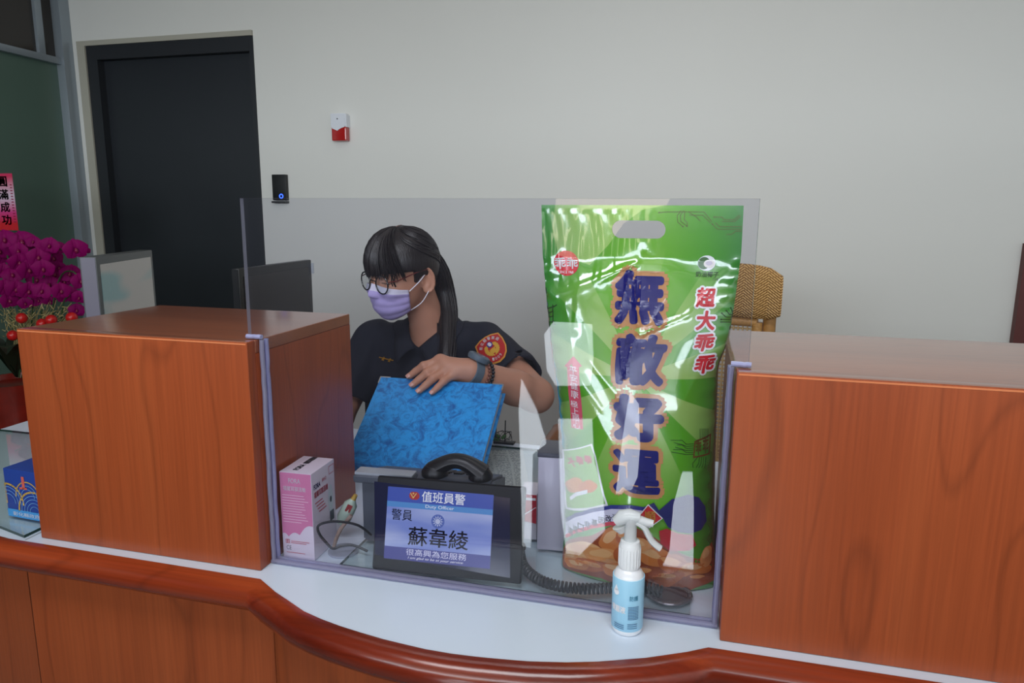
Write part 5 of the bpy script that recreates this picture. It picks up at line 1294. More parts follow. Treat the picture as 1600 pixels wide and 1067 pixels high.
for x in (post, tl_x+0.022): tube('leg', [(x, curve_y(x)+0.03, zr+0.02), (x, curve_y(x)+0.03, -0.3), (x, curve_y(x)+0.06, FLOOR+0.0005)], 0.018, M_rat, rc, n=12)
for x in (post, tl_x+0.022): tube('leg', [(x, CY+0.42, -0.32), (x, CY+0.43, FLOOR+0.0005)], 0.018, M_rat, rc, n=12)
# wrapped inner frame with an open cane lattice
xi0, xi1 = tl_x+0.055, tr_.x-0.055; zi1 = zr-0.016
fr = [(xi0, zi1), (xi1, zi1), (xi1, zb_), (xi0, zb_)]
bm = nb()
for (xa, za), (xb, zb2) in zip(fr, fr[1:]+fr[:1]):
    pts = [(xa+(xb-xa)*k/10, curve_y(xa+(xb-xa)*k/10)+0.012, za+(zb2-za)*k/10) for k in range(11)]; add_tube(bm, pts, 0.0145, 10)
m = mat('cane_wrap', (196, 146, 84), rough=0.45, noise=0.3, nscale=120, bump=0.8, bscale=260)
fin(bm, 'back_frame', m, rc)
bm = nb(); st_ = 0.0125
k = xi0
while k < xi1: add_tube(bm, [(k, curve_y(k)+0.010, zi1), (k, curve_y(k)+0.010, zb_)], 0.0028, 5); k += st_
k = zb_
while k < zi1: add_tube(bm, [(xi0+(xi1-xi0)*j/10, curve_y(xi0+(xi1-xi0)*j/10)+0.014, k) for j in range(11)], 0.0028, 5); k += st_
fin(bm, 'cane_lattice', mat('cane_strip', (202, 170, 116), rough=0.5), rc)
box('seat', (tl_x+0.02, CY+0.02, -0.345), (tr_.x-0.02, CY+0.46, -0.30), M_weave, rc, bev=0.012)
for x in (post, tl_x+0.022):
    tube('armrest', smooth_path([(x, CY+0.06, 0.0), (x, CY+0.25, 0.0), (x, CY+0.42, -0.04), (x, CY+0.43, -0.32)], 6), 0.017, M_rat, rc, n=12)

# officer's swivel chair
oc_ = thing('office_chair', 'black office chair under the seated officer', 'office chair', (-0.12, 0.98, FLOOR))
M_of = mat('office_black', (24, 26, 32), rough=0.6)
bm = nb(); add_box(bm, (-0.40, 1.11, -0.24), (0.02, 1.16, 0.10), 0.03, 4); fin(bm, 'backrest', M_of, oc_)
bm = nb(); add_box(bm, (-0.32, 0.78, -0.480), (0.14, 1.09, -0.426), 0.02, 3); fin(bm, 'seat', M_of, oc_)
for x in (-0.44, 0.22):
    tube('armrest', smooth_path([(x, 1.08, -0.44), (x, 1.08, -0.13), (x, 1.04, -0.10), (x, 0.84, -0.10)], 5), 0.018, wood('chair_arm_wood', (150, 92, 52), (130, 76, 40), (164, 104, 62), 'Y'), oc_, n=10)
box('arm_bracket', (-0.44, 1.0, -0.455), (0.22, 1.08, -0.435), M_of, oc_)
tube('column', [(-0.12, 1.02, -0.45), (-0.12, 1.02, -0.66)], 0.03, M_of, oc_, n=14)
for k in range(5):
    a = 2*PI*k/5+0.3; tube('base_arm', [(-0.12, 1.02, -0.66), (-0.12+0.20*math.cos(a), 1.02+0.20*math.sin(a), -0.71)], 0.016, M_of, oc_, n=8)
    bm = nb(); sph(bm, (-0.12+0.20*math.cos(a), 1.02+0.20*math.sin(a), -0.7345), 0.025, 12, 8); fin(bm, 'caster', M_of, oc_)
# ================================================================== the seated officer
from mathutils.bvhtree import BVHTree
class Field:
    """signed distance grid; shapes are blended in and the zero surface is meshed"""
    def __init__(s, lo, hi, h):
        s.lo = np.array(lo, np.float32); s.h = h
        s.n = [int(math.ceil((b-a)/h))+1 for a, b in zip(lo, hi)]
        s.v = np.full(s.n, 0.05, np.float32)
    def region(s, lo, hi, pad):
        a = [max(0, int((l-pad-o)/s.h)) for l, o in zip(lo, s.lo)]; b = [min(n, int((q+pad-o)/s.h)+2) for q, o, n in zip(hi, s.lo, s.n)]
        if any(y <= x for x, y in zip(a, b)): return None
        ax = [s.lo[i]+s.h*np.arange(a[i], b[i], dtype=np.float32) for i in range(3)]
        return tuple(slice(x, y) for x, y in zip(a, b)), ax[0][:, None, None], ax[1][None, :, None], ax[2][None, None, :]
    def blend(s, sl, d, k):
        o = s.v[sl]
        if k > 0:
            h = np.clip(0.5+0.5*(o-d)/k, 0, 1); s.v[sl] = o*(1-h)+d*h-k*h*(1-h)
        else: s.v[sl] = np.minimum(o, d)
    def cut(s, sl, d, k):
        o = s.v[sl]; d = -d
        if k > 0:
            h = np.clip(0.5-0.5*(o-d)/k, 0, 1); s.v[sl] = o*(1-h)+d*h+k*h*(1-h)
        else: s.v[sl] = np.maximum(o, d)
    def cone(s, a, b, ra, rb, k=0.01, op='blend', flat=None):
        a = np.array(a, float); b = np.array(b, float); R_ = max(ra, rb); pad = R_+k+2*s.h+0.004
        r = s.region(np.minimum(a, b), np.maximum(a, b), pad)
        if r is None: return
        sl, X, Y, Z = r; d = b-a; L2 = float(d @ d)+1e-12
        t = np.clip(((X-a[0])*d[0]+(Y-a[1])*d[1]+(Z-a[2])*d[2])/L2, 0, 1)
        dx, dy, dz = X-a[0]-t*d[0], Y-a[1]-t*d[1], Z-a[2]-t*d[2]
        if flat is not None:
            n, f = np.array(flat[0], float), flat[1]; q = dx*n[0]+dy*n[1]+dz*n[2]
            dist = np.sqrt(dx*dx+dy*dy+dz*dz-q*q+(q*f)**2+1e-12)
        else: dist = np.sqrt(dx*dx+dy*dy+dz*dz)
        D = (dist-(ra+(rb-ra)*t)).astype(np.float32)
        (s.blend if op == 'blend' else s.cut)(sl, D, k)
    def ell(s, c, r, axes=None, k=0.01, op='blend', clip=None):
        c = np.array(c, float); r = np.array(r, float); A = np.eye(3) if axes is None else np.array(axes, float)
        ext = np.sqrt(((A*r[:, None])**2).sum(0)); q = s.region(c-ext, c+ext, k+2*s.h+0.004)
        if q is None: return
        sl, X, Y, Z = q; X = X-c[0]; Y = Y-c[1]; Z = Z-c[2]
        P = [X*A[i][0]+Y*A[i][1]+Z*A[i][2] for i in range(3)]
        k0 = np.sqrt(sum((P[i]/r[i])**2 for i in range(3)))+1e-6; k1 = np.sqrt(sum((P[i]/r[i]**2)**2 for i in range(3)))+1e-6
        D = (k0*(k0-1)/k1).astype(np.float32)
        if clip is not None: D = np.maximum(D, clip(P)).astype(np.float32)
        (s.blend if op == 'blend' else s.cut)(sl, D, k)
    def mesh(s, name, relax=2):
        V = s.v; I = V < 0
        any_ = np.zeros([n-1 for n in s.n], bool); all_ = np.ones([n-1 for n in s.n], bool)
        for i in (0, 1):
            for j in (0, 1):
                for k in (0, 1):
                    q = I[i:s.n[0]-1+i, j:s.n[1]-1+j, k:s.n[2]-1+k]; any_ |= q; all_ &= q
        act = np.argwhere(any_ & ~all_); idx = np.full(any_.shape, -1, np.int32); idx[act[:, 0], act[:, 1], act[:, 2]] = np.arange(len(act))
        C = [(i, j, k) for i in (0, 1) for j in (0, 1) for k in (0, 1)]
        cv = {c: V[act[:, 0]+c[0], act[:, 1]+c[1], act[:, 2]+c[2]] for c in C}
        P = np.zeros((len(act), 3)); W_ = np.zeros(len(act))
        for c in C:
            for ax in range(3):
                if c[ax] == 0:
                    d = list(c); d[ax] = 1; d = tuple(d); a, b = cv[c], cv[d]; m_ = (a < 0) != (b < 0)
                    t = np.where(m_, a/np.where(a-b == 0, 1, a-b), 0); p = np.tile(np.array(c, float), (len(act), 1)); p[:, ax] = t
                    P[m_] += p[m_]; W_[m_] += 1
        P = (P/W_[:, None]+act)*s.h+s.lo
        F = []
        for ax in range(3):
            o1, o2 = [(1, 2), (2, 0), (0, 1)][ax]
            sa = [slice(None)]*3; sb = [slice(None)]*3; sa[ax] = slice(0, -1); sb[ax] = slice(1, None)
            ch = I[tuple(sa)] != I[tuple(sb)]; e = np.argwhere(ch)
            ok = (e[:, o1] > 0) & (e[:, o2] > 0) & (e[:, o1] < s.n[o1]-1) & (e[:, o2] < s.n[o2]-1); e = e[ok]
            def g(d1, d2):
                q = e.copy(); q[:, o1] += d1; q[:, o2] += d2; return idx[q[:, 0], q[:, 1], q[:, 2]]
            quad_ = np.stack([g(-1, -1), g(0, -1), g(0, 0), g(-1, 0)], 1)
            flip = ~I[e[:, 0], e[:, 1], e[:, 2]]; quad_[flip] = quad_[flip][:, ::-1]; F.append(quad_)
        F = np.concatenate(F); F = F[(F >= 0).all(1)]
        for _ in range(relax):
            acc = np.zeros_like(P); cnt = np.zeros(len(P))
            for a, b in ((0, 1), (1, 2), (2, 3), (3, 0)):
                np.add.at(acc, F[:, a], P[F[:, b]]); np.add.at(acc, F[:, b], P[F[:, a]]); np.add.at(cnt, F[:, a], 1); np.add.at(cnt, F[:, b], 1)
            P = P*0.5+0.5*acc/np.maximum(cnt, 1)[:, None]
        me = bpy.data.meshes.new(name); me.vertices.add(len(P)); me.vertices.foreach_set('co', P.astype(np.float32).ravel())
        me.loops.add(len(F)*4); me.loops.foreach_set('vertex_index', F.astype(np.int32).ravel()); me.polygons.add(len(F))
        me.polygons.foreach_set('loop_start', np.arange(0, len(F)*4, 4, dtype=np.int32))
        me.update(calc_edges=True); me.validate()
        me.polygons.foreach_set('use_smooth', [True]*len(me.polygons))
        return me, P, F

per = thing('person', 'seated person in navy shirt with lilac face mask, hand on the blue binder', 'person', (-0.10, 0.95, FLOOR))
# head frame
yaw = Vector((-0.525, -0.851, 0)).normalized(); pit = math.radians(10)
HF = (yaw*math.cos(pit)+Vector((0, 0, -1))*math.sin(pit)).normalized(); HL_ = Vector((-yaw.y, yaw.x, 0)).normalized(); HU = HF.cross(HL_).normalized()
if HU.z < 0: HU = -HU
rollm = Matrix.Rotation(math.radians(-4), 3, HF); HL_ = rollm @ HL_; HU = rollm @ HU
HC_ = at(632, 424, y=0.80)
def hd(f, l, u): return HC_+HF*f+HL_*l+HU*u
AX = [list(HF), list(HL_), list(HU)]
SHL = Vector((0.062, 0.885, 0.172)); SHR = Vector((-0.246, 0.885, 0.164))
ELL = at(838, 618, y=0.70); WRL = at(736, 580, y=0.56); ELR = at(528, 655, y=0.80); WRR = Vector((-0.30, 0.60, 0.050))
NB = Vector((-0.080, 0.890, 0.205))
fld = Field((-0.44, 0.42, -0.10), (0.34, 1.04, 0.475), 0.0027)
# head
fld.ell(hd(-0.004, 0, 0.016), (0.084, 0.070, 0.080), AX, 0)
fld.ell(hd(0.028, 0, -0.040), (0.055, 0.055, 0.062), AX, 0.03)
fld.ell(hd(0.048, 0, -0.076), (0.026, 0.028, 0.022), AX, 0.02)      # chin
fld.ell(hd(0.066, 0.030, -0.030), (0.018, 0.022, 0.018), AX, 0.02); fld.ell(hd(0.066, -0.030, -0.030), (0.018, 0.022, 0.018), AX, 0.02)
fld.ell(hd(0.078, 0.032, -0.002), (0.010, 0.015, 0.008), AX, 0.008, 'cut'); fld.ell(hd(0.078, -0.032, -0.002), (0.010, 0.015, 0.008), AX, 0.008, 'cut')
for sd in (1, -1): fld.ell(hd(0.062, 0.031*sd, -0.003), (0.0125, 0.0145, 0.0105), AX, 0.003)
fld.cone(hd(0.082, 0, 0.0), hd(0.100, 0, -0.034), 0.006, 0.0085, 0.008); fld.ell(hd(0.092, 0.009, -0.038), (0.008, 0.006, 0.006), AX, 0.005); fld.ell(hd(0.092, -0.009, -0.038), (0.008, 0.006, 0.006), AX, 0.005)
fld.ell(hd(0.084, 0, -0.060), (0.006, 0.022, 0.0045), AX, 0.004); fld.ell(hd(0.083, 0, -0.068), (0.007, 0.018, 0.005), AX, 0.004)
# ears
for sd in (1, -1):
    e0 = hd(-0.012, 0.071*sd, -0.014)
    Af = (HF*0.85+HL_*(-0.5*sd)).normalized(); Al = (HL_*sd*0.85+HF*0.5).normalized(); Au = HU
    fld.ell(e0, (0.017, 0.006, 0.029), [list(Af), list(Al), list(Au)], 0.004)
    rim = [e0+Al*0.005+Af*(-0.017*math.sin(a))+Au*(0.029*math.cos(a)) for a in [PI*(k/10)*1.1-0.35 for k in range(11)]]
    for a_, b_ in zip(rim[:-1], rim[1:]): fld.cone(a_, b_, 0.0036, 0.0036, 0.002)
    fld.ell(e0-Au*0.024+Af*0.003, (0.008, 0.006, 0.010), [list(Af), list(Al), list(Au)], 0.003)
    fld.ell(e0+Al*0.006+Af*0.003, (0.007, 0.005, 0.014), [list(Af), list(Al), list(Au)], 0.003, 'cut')
    fld.ell(e0+Al*0.004+Af*0.013-Au*0.004, (0.004, 0.004, 0.006), [list(Af), list(Al), list(Au)], 0.003)
# neck and trunk
fld.cone(hd(-0.030, 0, -0.045), NB+Vector((0, -0.01, -0.02)), 0.040, 0.048, 0.02)
fld.cone(NB+Vector((0, 0, -0.03)), SHL+Vector((-0.02, 0, -0.01)), 0.045, 0.040, 0.03); fld.cone(NB+Vector((0, 0, -0.03)), SHR+Vector((0.02, 0, -0.01)), 0.045, 0.040, 0.03)
fld.ell((-0.088, 0.905, 0.035), (0.145, 0.085, 0.15), None, 0.04); fld.ell((-0.088, 0.93, -0.10), (0.13, 0.08, 0.14), None, 0.04)
# arms
fld.cone(SHL, ELL, 0.045, 0.037, 0.02); fld.cone(SHR, ELR, 0.045, 0.037, 0.02)
mid = ELL.lerp(WRL, 0.35)
fld.cone(ELL, mid, 0.0375, 0.0385, 0.015); fld.cone(mid, WRL, 0.0385, 0.0255, 0.01)
midr = ELR.lerp(WRR, 0.35); fld.cone(ELR, midr, 0.0375, 0.0385, 0.015); fld.cone(midr, WRR, 0.0385, 0.025, 0.01)
# left hand, laid over the top edge of the binder
def on_cover(u, v, h):
    d = RM @ Vector(((u-800)/FPX, -(v-533.5)/FPX, -1)); o_ = bo+BN*h; t = (o_-CAM).dot(BN)/d.dot(BN); return CAM+d*t
fing = {
 'index': [at(688, 563, y=0.555), at(662, 572, y=0.535), on_cover(650, 580, 0.0115), on_cover(640, 587.5, 0.0075)],
 'middle': [at(694, 568, y=0.550), on_cover(667, 583, 0.017), on_cover(655, 593, 0.0115), on_cover(645, 601, 0.0075)],
 'ring': [at(702, 575, y=0.545), on_cover(676, 592, 0.016), on_cover(665, 602, 0.011), on_cover(655, 610.5, 0.0075)],
 'little': [at(710, 583, y=0.540), on_cover(693, 596, 0.013), on_cover(684, 605, 0.010), on_cover(675.5, 613, 0.007)]}
fr_ = {'index': .0088, 'middle': .0088, 'ring': .0084, 'little': .0075}
back_n = ((fing['index'][0]-WRL).cross(fing['little'][0]-WRL)).normalized()
if back_n.z < 0: back_n = -back_n
for nme, J in fing.items():
    r = fr_[nme]
    fld.cone(J[0]-back_n*0.001, J[1], r*1.18, r*1.06, 0.003); fld.cone(J[1], J[2], r*1.06, r*0.94, 0.002); fld.cone(J[2], J[3], r*0.94, r*0.80, 0.002)
    fld.ell(J[0]+back_n*0.002, (r*1.25,)*3, None, 0.006); fld.ell(J[1]+back_n*0.0012, (r*1.1,)*3, None, 0.003)
    fld.cone(WRL.lerp(J[0], 0.12), J[0]-back_n*0.002, 0.016, 0.0125, 0.010)
fld.cone(WRL, (fing['middle'][0]+fing['ring'][0])/2-back_n*0.005, 0.024, 0.017, 0.012)
# thumb: leaves the side of the palm near its base and closes behind the binder edge
tb0 = WRL.lerp(fing['index'][0], 0.35)-back_n*0.008+(fing['index'][0]-fing['little'][0]).normalized()*0.012
tb1 = at(676, 572, y=0.585)-Vector((0, 0, 0.012)); tb2 = at(662, 580, y=0.59)-Vector((0, 0, 0.012)); tb3 = at(650, 588, y=0.585)-Vector((0, 0, 0.012))
fld.cone(WRL.lerp(tb0, 0.5), tb0, 0.017, 0.015, 0.01); fld.cone(tb0, tb1, 0.0145, 0.0105, 0.006); fld.cone(tb1, tb2, 0.0105, 0.0095, 0.002); fld.cone(tb2, tb3, 0.0095, 0.0075, 0.002)
# right hand resting on the desk behind the wooden box
dr_ = Vector((0.12, -1, -0.05)).normalized(); sdr = Vector((1, 0.12, 0))
for i, (ln_, off_) in enumerate(((0.072, 0.026), (0.080, 0.009), (0.074, -0.009), (0.058, -0.026))):
    m0 = WRR+dr_*0.080+sdr*off_+Vector((0, 0, -0.002)); m1 = m0+dr_*ln_*0.48+Vector((0, 0, 0.004)); m2 = m1+dr_*ln_*0.3+Vector((0, 0, -0.016)); m3 = m2+dr_*ln_*0.22+Vector((0, 0, -0.018))
    fld.cone(WRR+dr_*0.01+sdr*off_*0.4, m0, 0.014, 0.011, 0.01); fld.cone(m0, m1, 0.0098, 0.0088, 0.003); fld.cone(m1, m2, 0.0088, 0.008, 0.002); fld.cone(m2, m3, 0.008, 0.0068, 0.002)
t0 = WRR+dr_*0.03+sdr*0.024; t1 = t0+dr_*0.035+sdr*0.018-Vector((0, 0, 0.006)); t2 = t1+dr_*0.028+sdr*0.006-Vector((0, 0, 0.004))
fld.cone(WRR, t0, 0.016, 0.0135, 0.01); fld.cone(t0, t1, 0.0135, 0.0105, 0.004); fld.cone(t1, t2, 0.0105, 0.008, 0.002)
bme, bP, bF = fld.mesh('body')
M_skin = mat('skin', (192, 138, 113), rough=0.5, sub=0.12, noise=0.05, nscale=60, bump=0.05, bscale=350)
bme.materials.append(M_skin)
body_o = bpy.data.objects.new('body', bme); COL.objects.link(body_o); body_o.parent = per; body_o.matrix_parent_inverse = world_of(per).inverted()
bvh = BVHTree.FromPolygons([Vector(p) for p in bP], [tuple(int(i) for i in f) for f in bF])
del fld

# nails
M_nail = mat('nail', (216, 160, 146), rough=0.25, coat=0.4)
for nme, J in fing.items():
    r = fr_[nme]*0.8; d = (J[3]-J[2]).normalized(); q = J[3]+d*r*0.25; n = back_n-d*back_n.dot(d); n.normalize(); s_ = n.cross(d)
    bm = nb(); g = []
    for i in range(5):
        row = []
        for j in range(-3, 4):
            a = j/3*0.75; L_ = (i/4-0.55)*r*1.5
            row.append(bm.verts.new(q+d*L_+(n*math.cos(a)+s_*math.sin(a))*(r*1.03-0.0004*abs(i-2))))
        g.append(row)
    for i in range(4):
        for j in range(6): bm.faces.new((g[i][j], g[i][j+1], g[i+1][j+1], g[i+1][j]))
    fin(bm, 'fingernail', M_nail, per)

# shirt
sf = Field((-0.42, 0.62, -0.40), (0.34, 1.10, 0.255), 0.0034)
sf.ell((-0.088, 0.90, 0.035), (0.165, 0.108, 0.165), None, 0.0); sf.ell((-0.088, 0.92, -0.13), (0.155, 0.105, 0.20), None, 0.05); sf.ell((-0.088, 0.95, -0.29), (0.16, 0.115, 0.10), None, 0.05)
sf.cone(NB+Vector((0, 0.0, -0.035)), SHL+Vector((-0.015, 0, -0.004)), 0.056, 0.050, 0.03); sf.cone(NB+Vector((0, 0, -0.035)), SHR+Vector((0.015, 0, -0.004)), 0.058, 0.050, 0.03)
def sleeve(a, b, t_end, r0, r1):
    e_ = Vector(a).lerp(b, t_end); sf.cone(a, e_, r0, r1, 0.03); return e_
SLE = sleeve(SHL, ELL, 0.62, 0.055, 0.061); SRE = sleeve(SHR, ELR, 0.60, 0.055, 0.061)
# flat open sleeve ends
for a, b, e_ in ((SHL, ELL, SLE), (SHR, ELR, SRE)):
    d = (b-a).normalized(); q = sf.region(np.array(e_)-0.1, np.array(e_)+0.1, 0)
    if q:
        sl, X, Y, Z = q; pl = (X-e_.x)*d.x+(Y-e_.y)*d.y+(Z-e_.z)*d.z-0.018
        lat = np.sqrt((X-e_.x)**2+(Y-e_.y)**2+(Z-e_.z)**2)-0.095
        sf.cut(sl, np.maximum(-pl, lat).astype(np.float32), 0.002)
    sf.cone(e_-d*0.012, b, 0.050, 0.049, 0.003, 'cut')
# neck opening: round at the nape, V in front
VB = at(652, 546, y=0.805)
sf.cone(NB+Vector((0, -0.012, 0.0)), NB+Vector((0, -0.02, 0.10)), 0.056, 0.070, 0.004, 'cut')
for t in np.linspace(0, 1, 7):
    c = (NB+Vector((0.0, -0.055, 0.0))).lerp(VB+Vector((0, -0.01, 0.005)), float(t)); r = 0.040*(1-t)+0.004*t; sf.cone(c, c+Vector((0, -0.05, 0.03)), r, r, 0.004, 'cut')
# cloth folds
sl_all = sf.region(sf.lo, sf.lo+np.array(sf.n)*sf.h, 0); sl, X, Y, Z = sl_all
fold = 0.0028*np.sin(42*X+26*Z+2.2*np.sin(17*Z+9*Y))*np.sin(19*Y+12*Z+3*X)+0.0018*np.sin(75*X-48*Z+30*Y+1.7*np.sin(30*X))
sf.v += fold.astype(np.float32)*(np.abs(sf.v) < 0.02)
sme, sP, sF = sf.mesh('shirt', relax=2); del sf
M_navy = mat('navy_cloth', (17, 21, 37), rough=0.85, noise=0.12, nscale=300, bump=0.15, bscale=900)
sme.materials.append(M_navy); shirt = bpy.data.objects.new('shirt', sme); COL.objects.link(shirt); shirt.parent = per; shirt.matrix_parent_inverse = world_of(per).inverted()
sbvh = BVHTree.FromPolygons([Vector(p) for p in sP], [tuple(int(i) for i in f) for f in sF])
# collar: a folded band from one side of the V round the nape to the other
bm = nb(); g = []; K = 40
for i in range(K+1):
    t = i/K; a = -0.5*PI+2*PI*(t)   # starts and ends at the front
    if t < 0.22 or t > 0.78:
        s_ = 1 if t < 0.22 else -1; q = (t/0.22) if t < 0.22 else (1-t)/0.22
        p0 = VB+Vector((0.003*s_, -0.006, 0.004)); p1 = NB+Vector((0.060*s_, -0.022, 0.026)); p = p0.lerp(p1, q); p.y -= 0.012*math.sin(PI*q)
        out = Vector((0.75*s_, -0.55, -0.10)).normalized(); wdt = 0.034+0.014*(1-q)
    else:
        th = (t-0.22)/0.56*PI; p = NB+Vector((0.060*math.cos(th), -0.022+0.082*math.sin(th)*0.75, 0.026+0.012*math.sin(th))); out = Vector((math.cos(th), math.sin(th)*0.8-0.25*abs(math.cos(th)), -0.1)).normalized(); wdt = 0.036
    row = []
    for j in range(6):
        q_ = j/5; row.append(bm.verts.new(p+out*(wdt*q_)+Vector((0, 0, -0.030*q_**1.5))+Vector((0, 0, 0.004*math.sin(PI*q_)))))
    g.append(row)
for i in range(K):
    for j in range(5): bm.faces.new((g[i][j], g[i+1][j], g[i+1][j+1], g[i][j+1]))
for v in bm.verts:
    h_ = sbvh.find_nearest(v.co)
    if h_[0] is not None and (v.co-h_[0]).length < 0.05:
        outw = (v.co-Vector((-0.088, 0.90, 0.05))).normalized()
        if (v.co-h_[0]).dot(outw) < 0.003: v.co = h_[0]+outw*0.004
o = fin(bm, 'collar', M_navy, per); md = o.modifiers.new('s', 'SOLIDIFY'); md.thickness = 0.0022
def cast(tree, u, v, off):
    d = (RM @ Vector(((u-800)/FPX, -(v-533.5)/FPX, -1))).normalized(); h_ = tree.ray_cast(CAM, d)
    if h_[0] is None: return CAM+d*1.6
    n = h_[1]; n = n if n.dot(d) < 0 else -n
    return h_[0]+n*off
# shoulder badge
ux, uy = -0.524, -0.852       # badge 'up' in the photo frame (v grows downward)
rx_, ry_ = 0.852, -0.524
def badge(off): return lambda x, y: cast(sbvh, 769.5+x*rx_+y*ux, 545.5+x*ry_+y*uy, off)
shield = [(-20.5, 16.5), (-10, 20.2), (0, 21.3), (10, 20.2), (20.5, 16.5), (22.5, 6), (21.5, -6), (17.5, -15), (10, -22), (0, -24.5), (-10, -22), (-17.5, -15), (-21.5, -6), (-22.5, 6)]
M_bg = mat('badge_gold_edge', (216, 150, 58), rough=0.6); M_br = mat('badge_red', (186, 30, 30), rough=0.6); M_bb = mat('badge_blue', (40, 50, 140), rough=0.6); M_bw = mat('badge_white', (226, 216, 220), rough=0.6); M_by = mat('badge_yellow', (214, 164, 56), rough=0.6)
bd = decal('shoulder_badge', (shield, [tuple(range(len(shield)))]), badge(0.0022), M_bg, per, step=4)
decal('badge_field', ([(x*0.9, y*0.9) for x, y in shield], [tuple(range(len(shield)))]), badge(0.0029), M_br, bd, step=4)
for i, ch in enumerate('彰化縣警察局'):
    a = math.radians(148-i*23.5); V = fitbox(glyphs(ch, 0.1, bold=0.002), -2.5, -2.6, 2.5, 2.6)
    decal('badge_character', move2(V, 16.3*math.cos(a), 15.5*math.sin(a)+0.5, a-PI/2), badge(0.0034), M_bw, bd, step=4)
for i, ch in enumerate('1009'):
    a = math.radians(-112+i*15); V = fitbox(glyphs(ch, 0.1, bold=0.002), -1.5, -2.3, 1.5, 2.3)
    decal('badge_character', move2(V, 16.6*math.cos(a), 16.8*math.sin(a), a+PI/2), badge(0.0034), M_bw, bd, step=4)
lau = []
for s_ in (1, -1):
    for k in range(7):
        a = math.radians(-90+s_*(18+k*19)); lau.append(move2(disc2(3.4, 10, 1.3), 9.8*math.cos(a), -0.5+9.3*math.sin(a), a+PI/2+s_*0.5)); lau.append(move2(disc2(2.8, 10, 1.1), 7.2*math.cos(a), -0.5+7.0*math.sin(a), a+PI/2-s_*0.3))
decal('badge_laurel', join2(*lau, move2(disc2(5.0, 14, 3.2), 0, -3.5), ([(-8, 1), (0, -5), (8, 1), (4, -1), (0, 0), (-4, -1)], [(0, 1, 2, 5), (2, 3, 4, 5)])), badge(0.0033), M_by, bd, step=4)
decal('badge_sun', move2(disc2(4.6), 0, 6.5), badge(0.0037), M_bb, bd, step=4); decal('badge_sun', move2(star(3.2, 1.8, 12), 0, 6.5), badge(0.0042), M_bw, bd, step=4)
# gold chest pin
pin = decal('chest_pin', join2(line2([(594, 558), (615, 563)], 1.6), move2(star(3.6, 1.2, 5), 599.5, 560), move2(star(3.6, 1.2, 5), 609.5, 562.5)), lambda x, y: cast(sbvh, x, y, 0.003), mat('pin_gold', (196, 140, 36), rough=0.35, metal=0.6), per, step=4)

# trousers and shoes below the desk
tf_ = Field((-0.34, 0.62, FLOOR), (0.18, 1.16, -0.22), 0.006)
tf_.ell((-0.088, 0.97, -0.32), (0.165, 0.13, 0.10), None, 0)
for s_ in (1, -1):
    hp = (-0.088+0.085*s_, 0.95, -0.30); kn = (-0.088+0.10*s_, 0.71, -0.31); an = (-0.088+0.10*s_, 0.72, -0.70)
    tf_.cone(hp, kn, 0.078, 0.06, 0.03); tf_.cone(kn, an, 0.058, 0.042, 0.02)
tme, _, _ = tf_.mesh('trousers'); tme.materials.append(mat('trouser_cloth', (26, 28, 38), rough=0.9)); trs = bpy.data.objects.new('trousers', tme); COL.objects.link(trs); trs.parent = per; trs.matrix_parent_inverse = world_of(per).inverted()
for s_ in (1, -1):
    bm = nb(); sph(bm, (-0.088+0.10*s_, 0.705, FLOOR+0.036), 1, 16, 10, (0.046, 0.065, 0.035)); sph(bm, (-0.088+0.10*s_, 0.735, FLOOR+0.05), 1, 16, 10, (0.042, 0.05, 0.048)); fin(bm, 'shoe', M_black, per)

# ---------------------------------------------------------------- hair
hm = bpy.data.materials.new('black_hair'); hm.use_nodes = True; nt = hm.node_tree; b = nt.nodes['Principled BSDF']; N = nt.nodes.new; L = nt.links.new
b.inputs['Base Color'].default_value = (*s2l((24, 17, 18)), 1); b.inputs['Roughness'].default_value = 0.38; b.inputs['Specular IOR Level'].default_value = 0.5
uvh = N('ShaderNodeTexCoord'); wv = N('ShaderNodeMapping'); wv.inputs['Scale'].default_value = (420, 420, 14); n_ = N('ShaderNodeTexNoise'); n_.inputs['Scale'].default_value = 1.0; n_.inputs['Detail'].default_value = 2
L(uvh.outputs['Object'], wv.inputs['Vector']); L(wv.outputs['Vector'], n_.inputs['Vector'])
bp = N('ShaderNodeBump'); bp.inputs['Strength'].default_value = 0.6; bp.inputs['Distance'].default_value = 0.0015; L(n_.outputs['Fac'], bp.inputs['Height']); L(bp.outputs['Normal'], b.inputs['Normal'])
M_hair = hm
hf = Field(tuple(HC_-Vector((0.14, 0.14, 0.14))), tuple(HC_+Vector((0.14, 0.16, 0.14))), 0.0026)
def face_clip(P):
    f, l, u = P
    # P is relative to the ellipsoid centre (-0.010, 0, 0.026): open the face below the fringe and ahead of the ears, and trim at the nape
    a = np.minimum(f-0.022, -0.004-u)*1.0        # >0 inside the face opening
    bq = np.maximum(np.minimum(-0.062-u, 10), np.minimum(f+0.045, -0.035-u))
    ear = 0.024-np.sqrt((f+0.002)**2*1.6+(u+0.044)**2)-0.6*np.maximum(0, 0.05-np.abs(l))
    return np.maximum(np.maximum(a, bq), ear)
hf.ell(hd(-0.001, 0, 0.020), (0.091, 0.080, 0.091), AX, 0, clip=face_clip)
hf.ell(hd(-0.075, 0.0, 0.018), (0.028, 0.026, 0.026), AX, 0.02)
hme, hP, hF = hf.mesh('hair', relax=3); hme.materials.append(M_hair); hair = bpy.data.objects.new('hair', hme); COL.objects.link(hair); hair.parent = per; hair.matrix_parent_inverse = world_of(per).inverted()
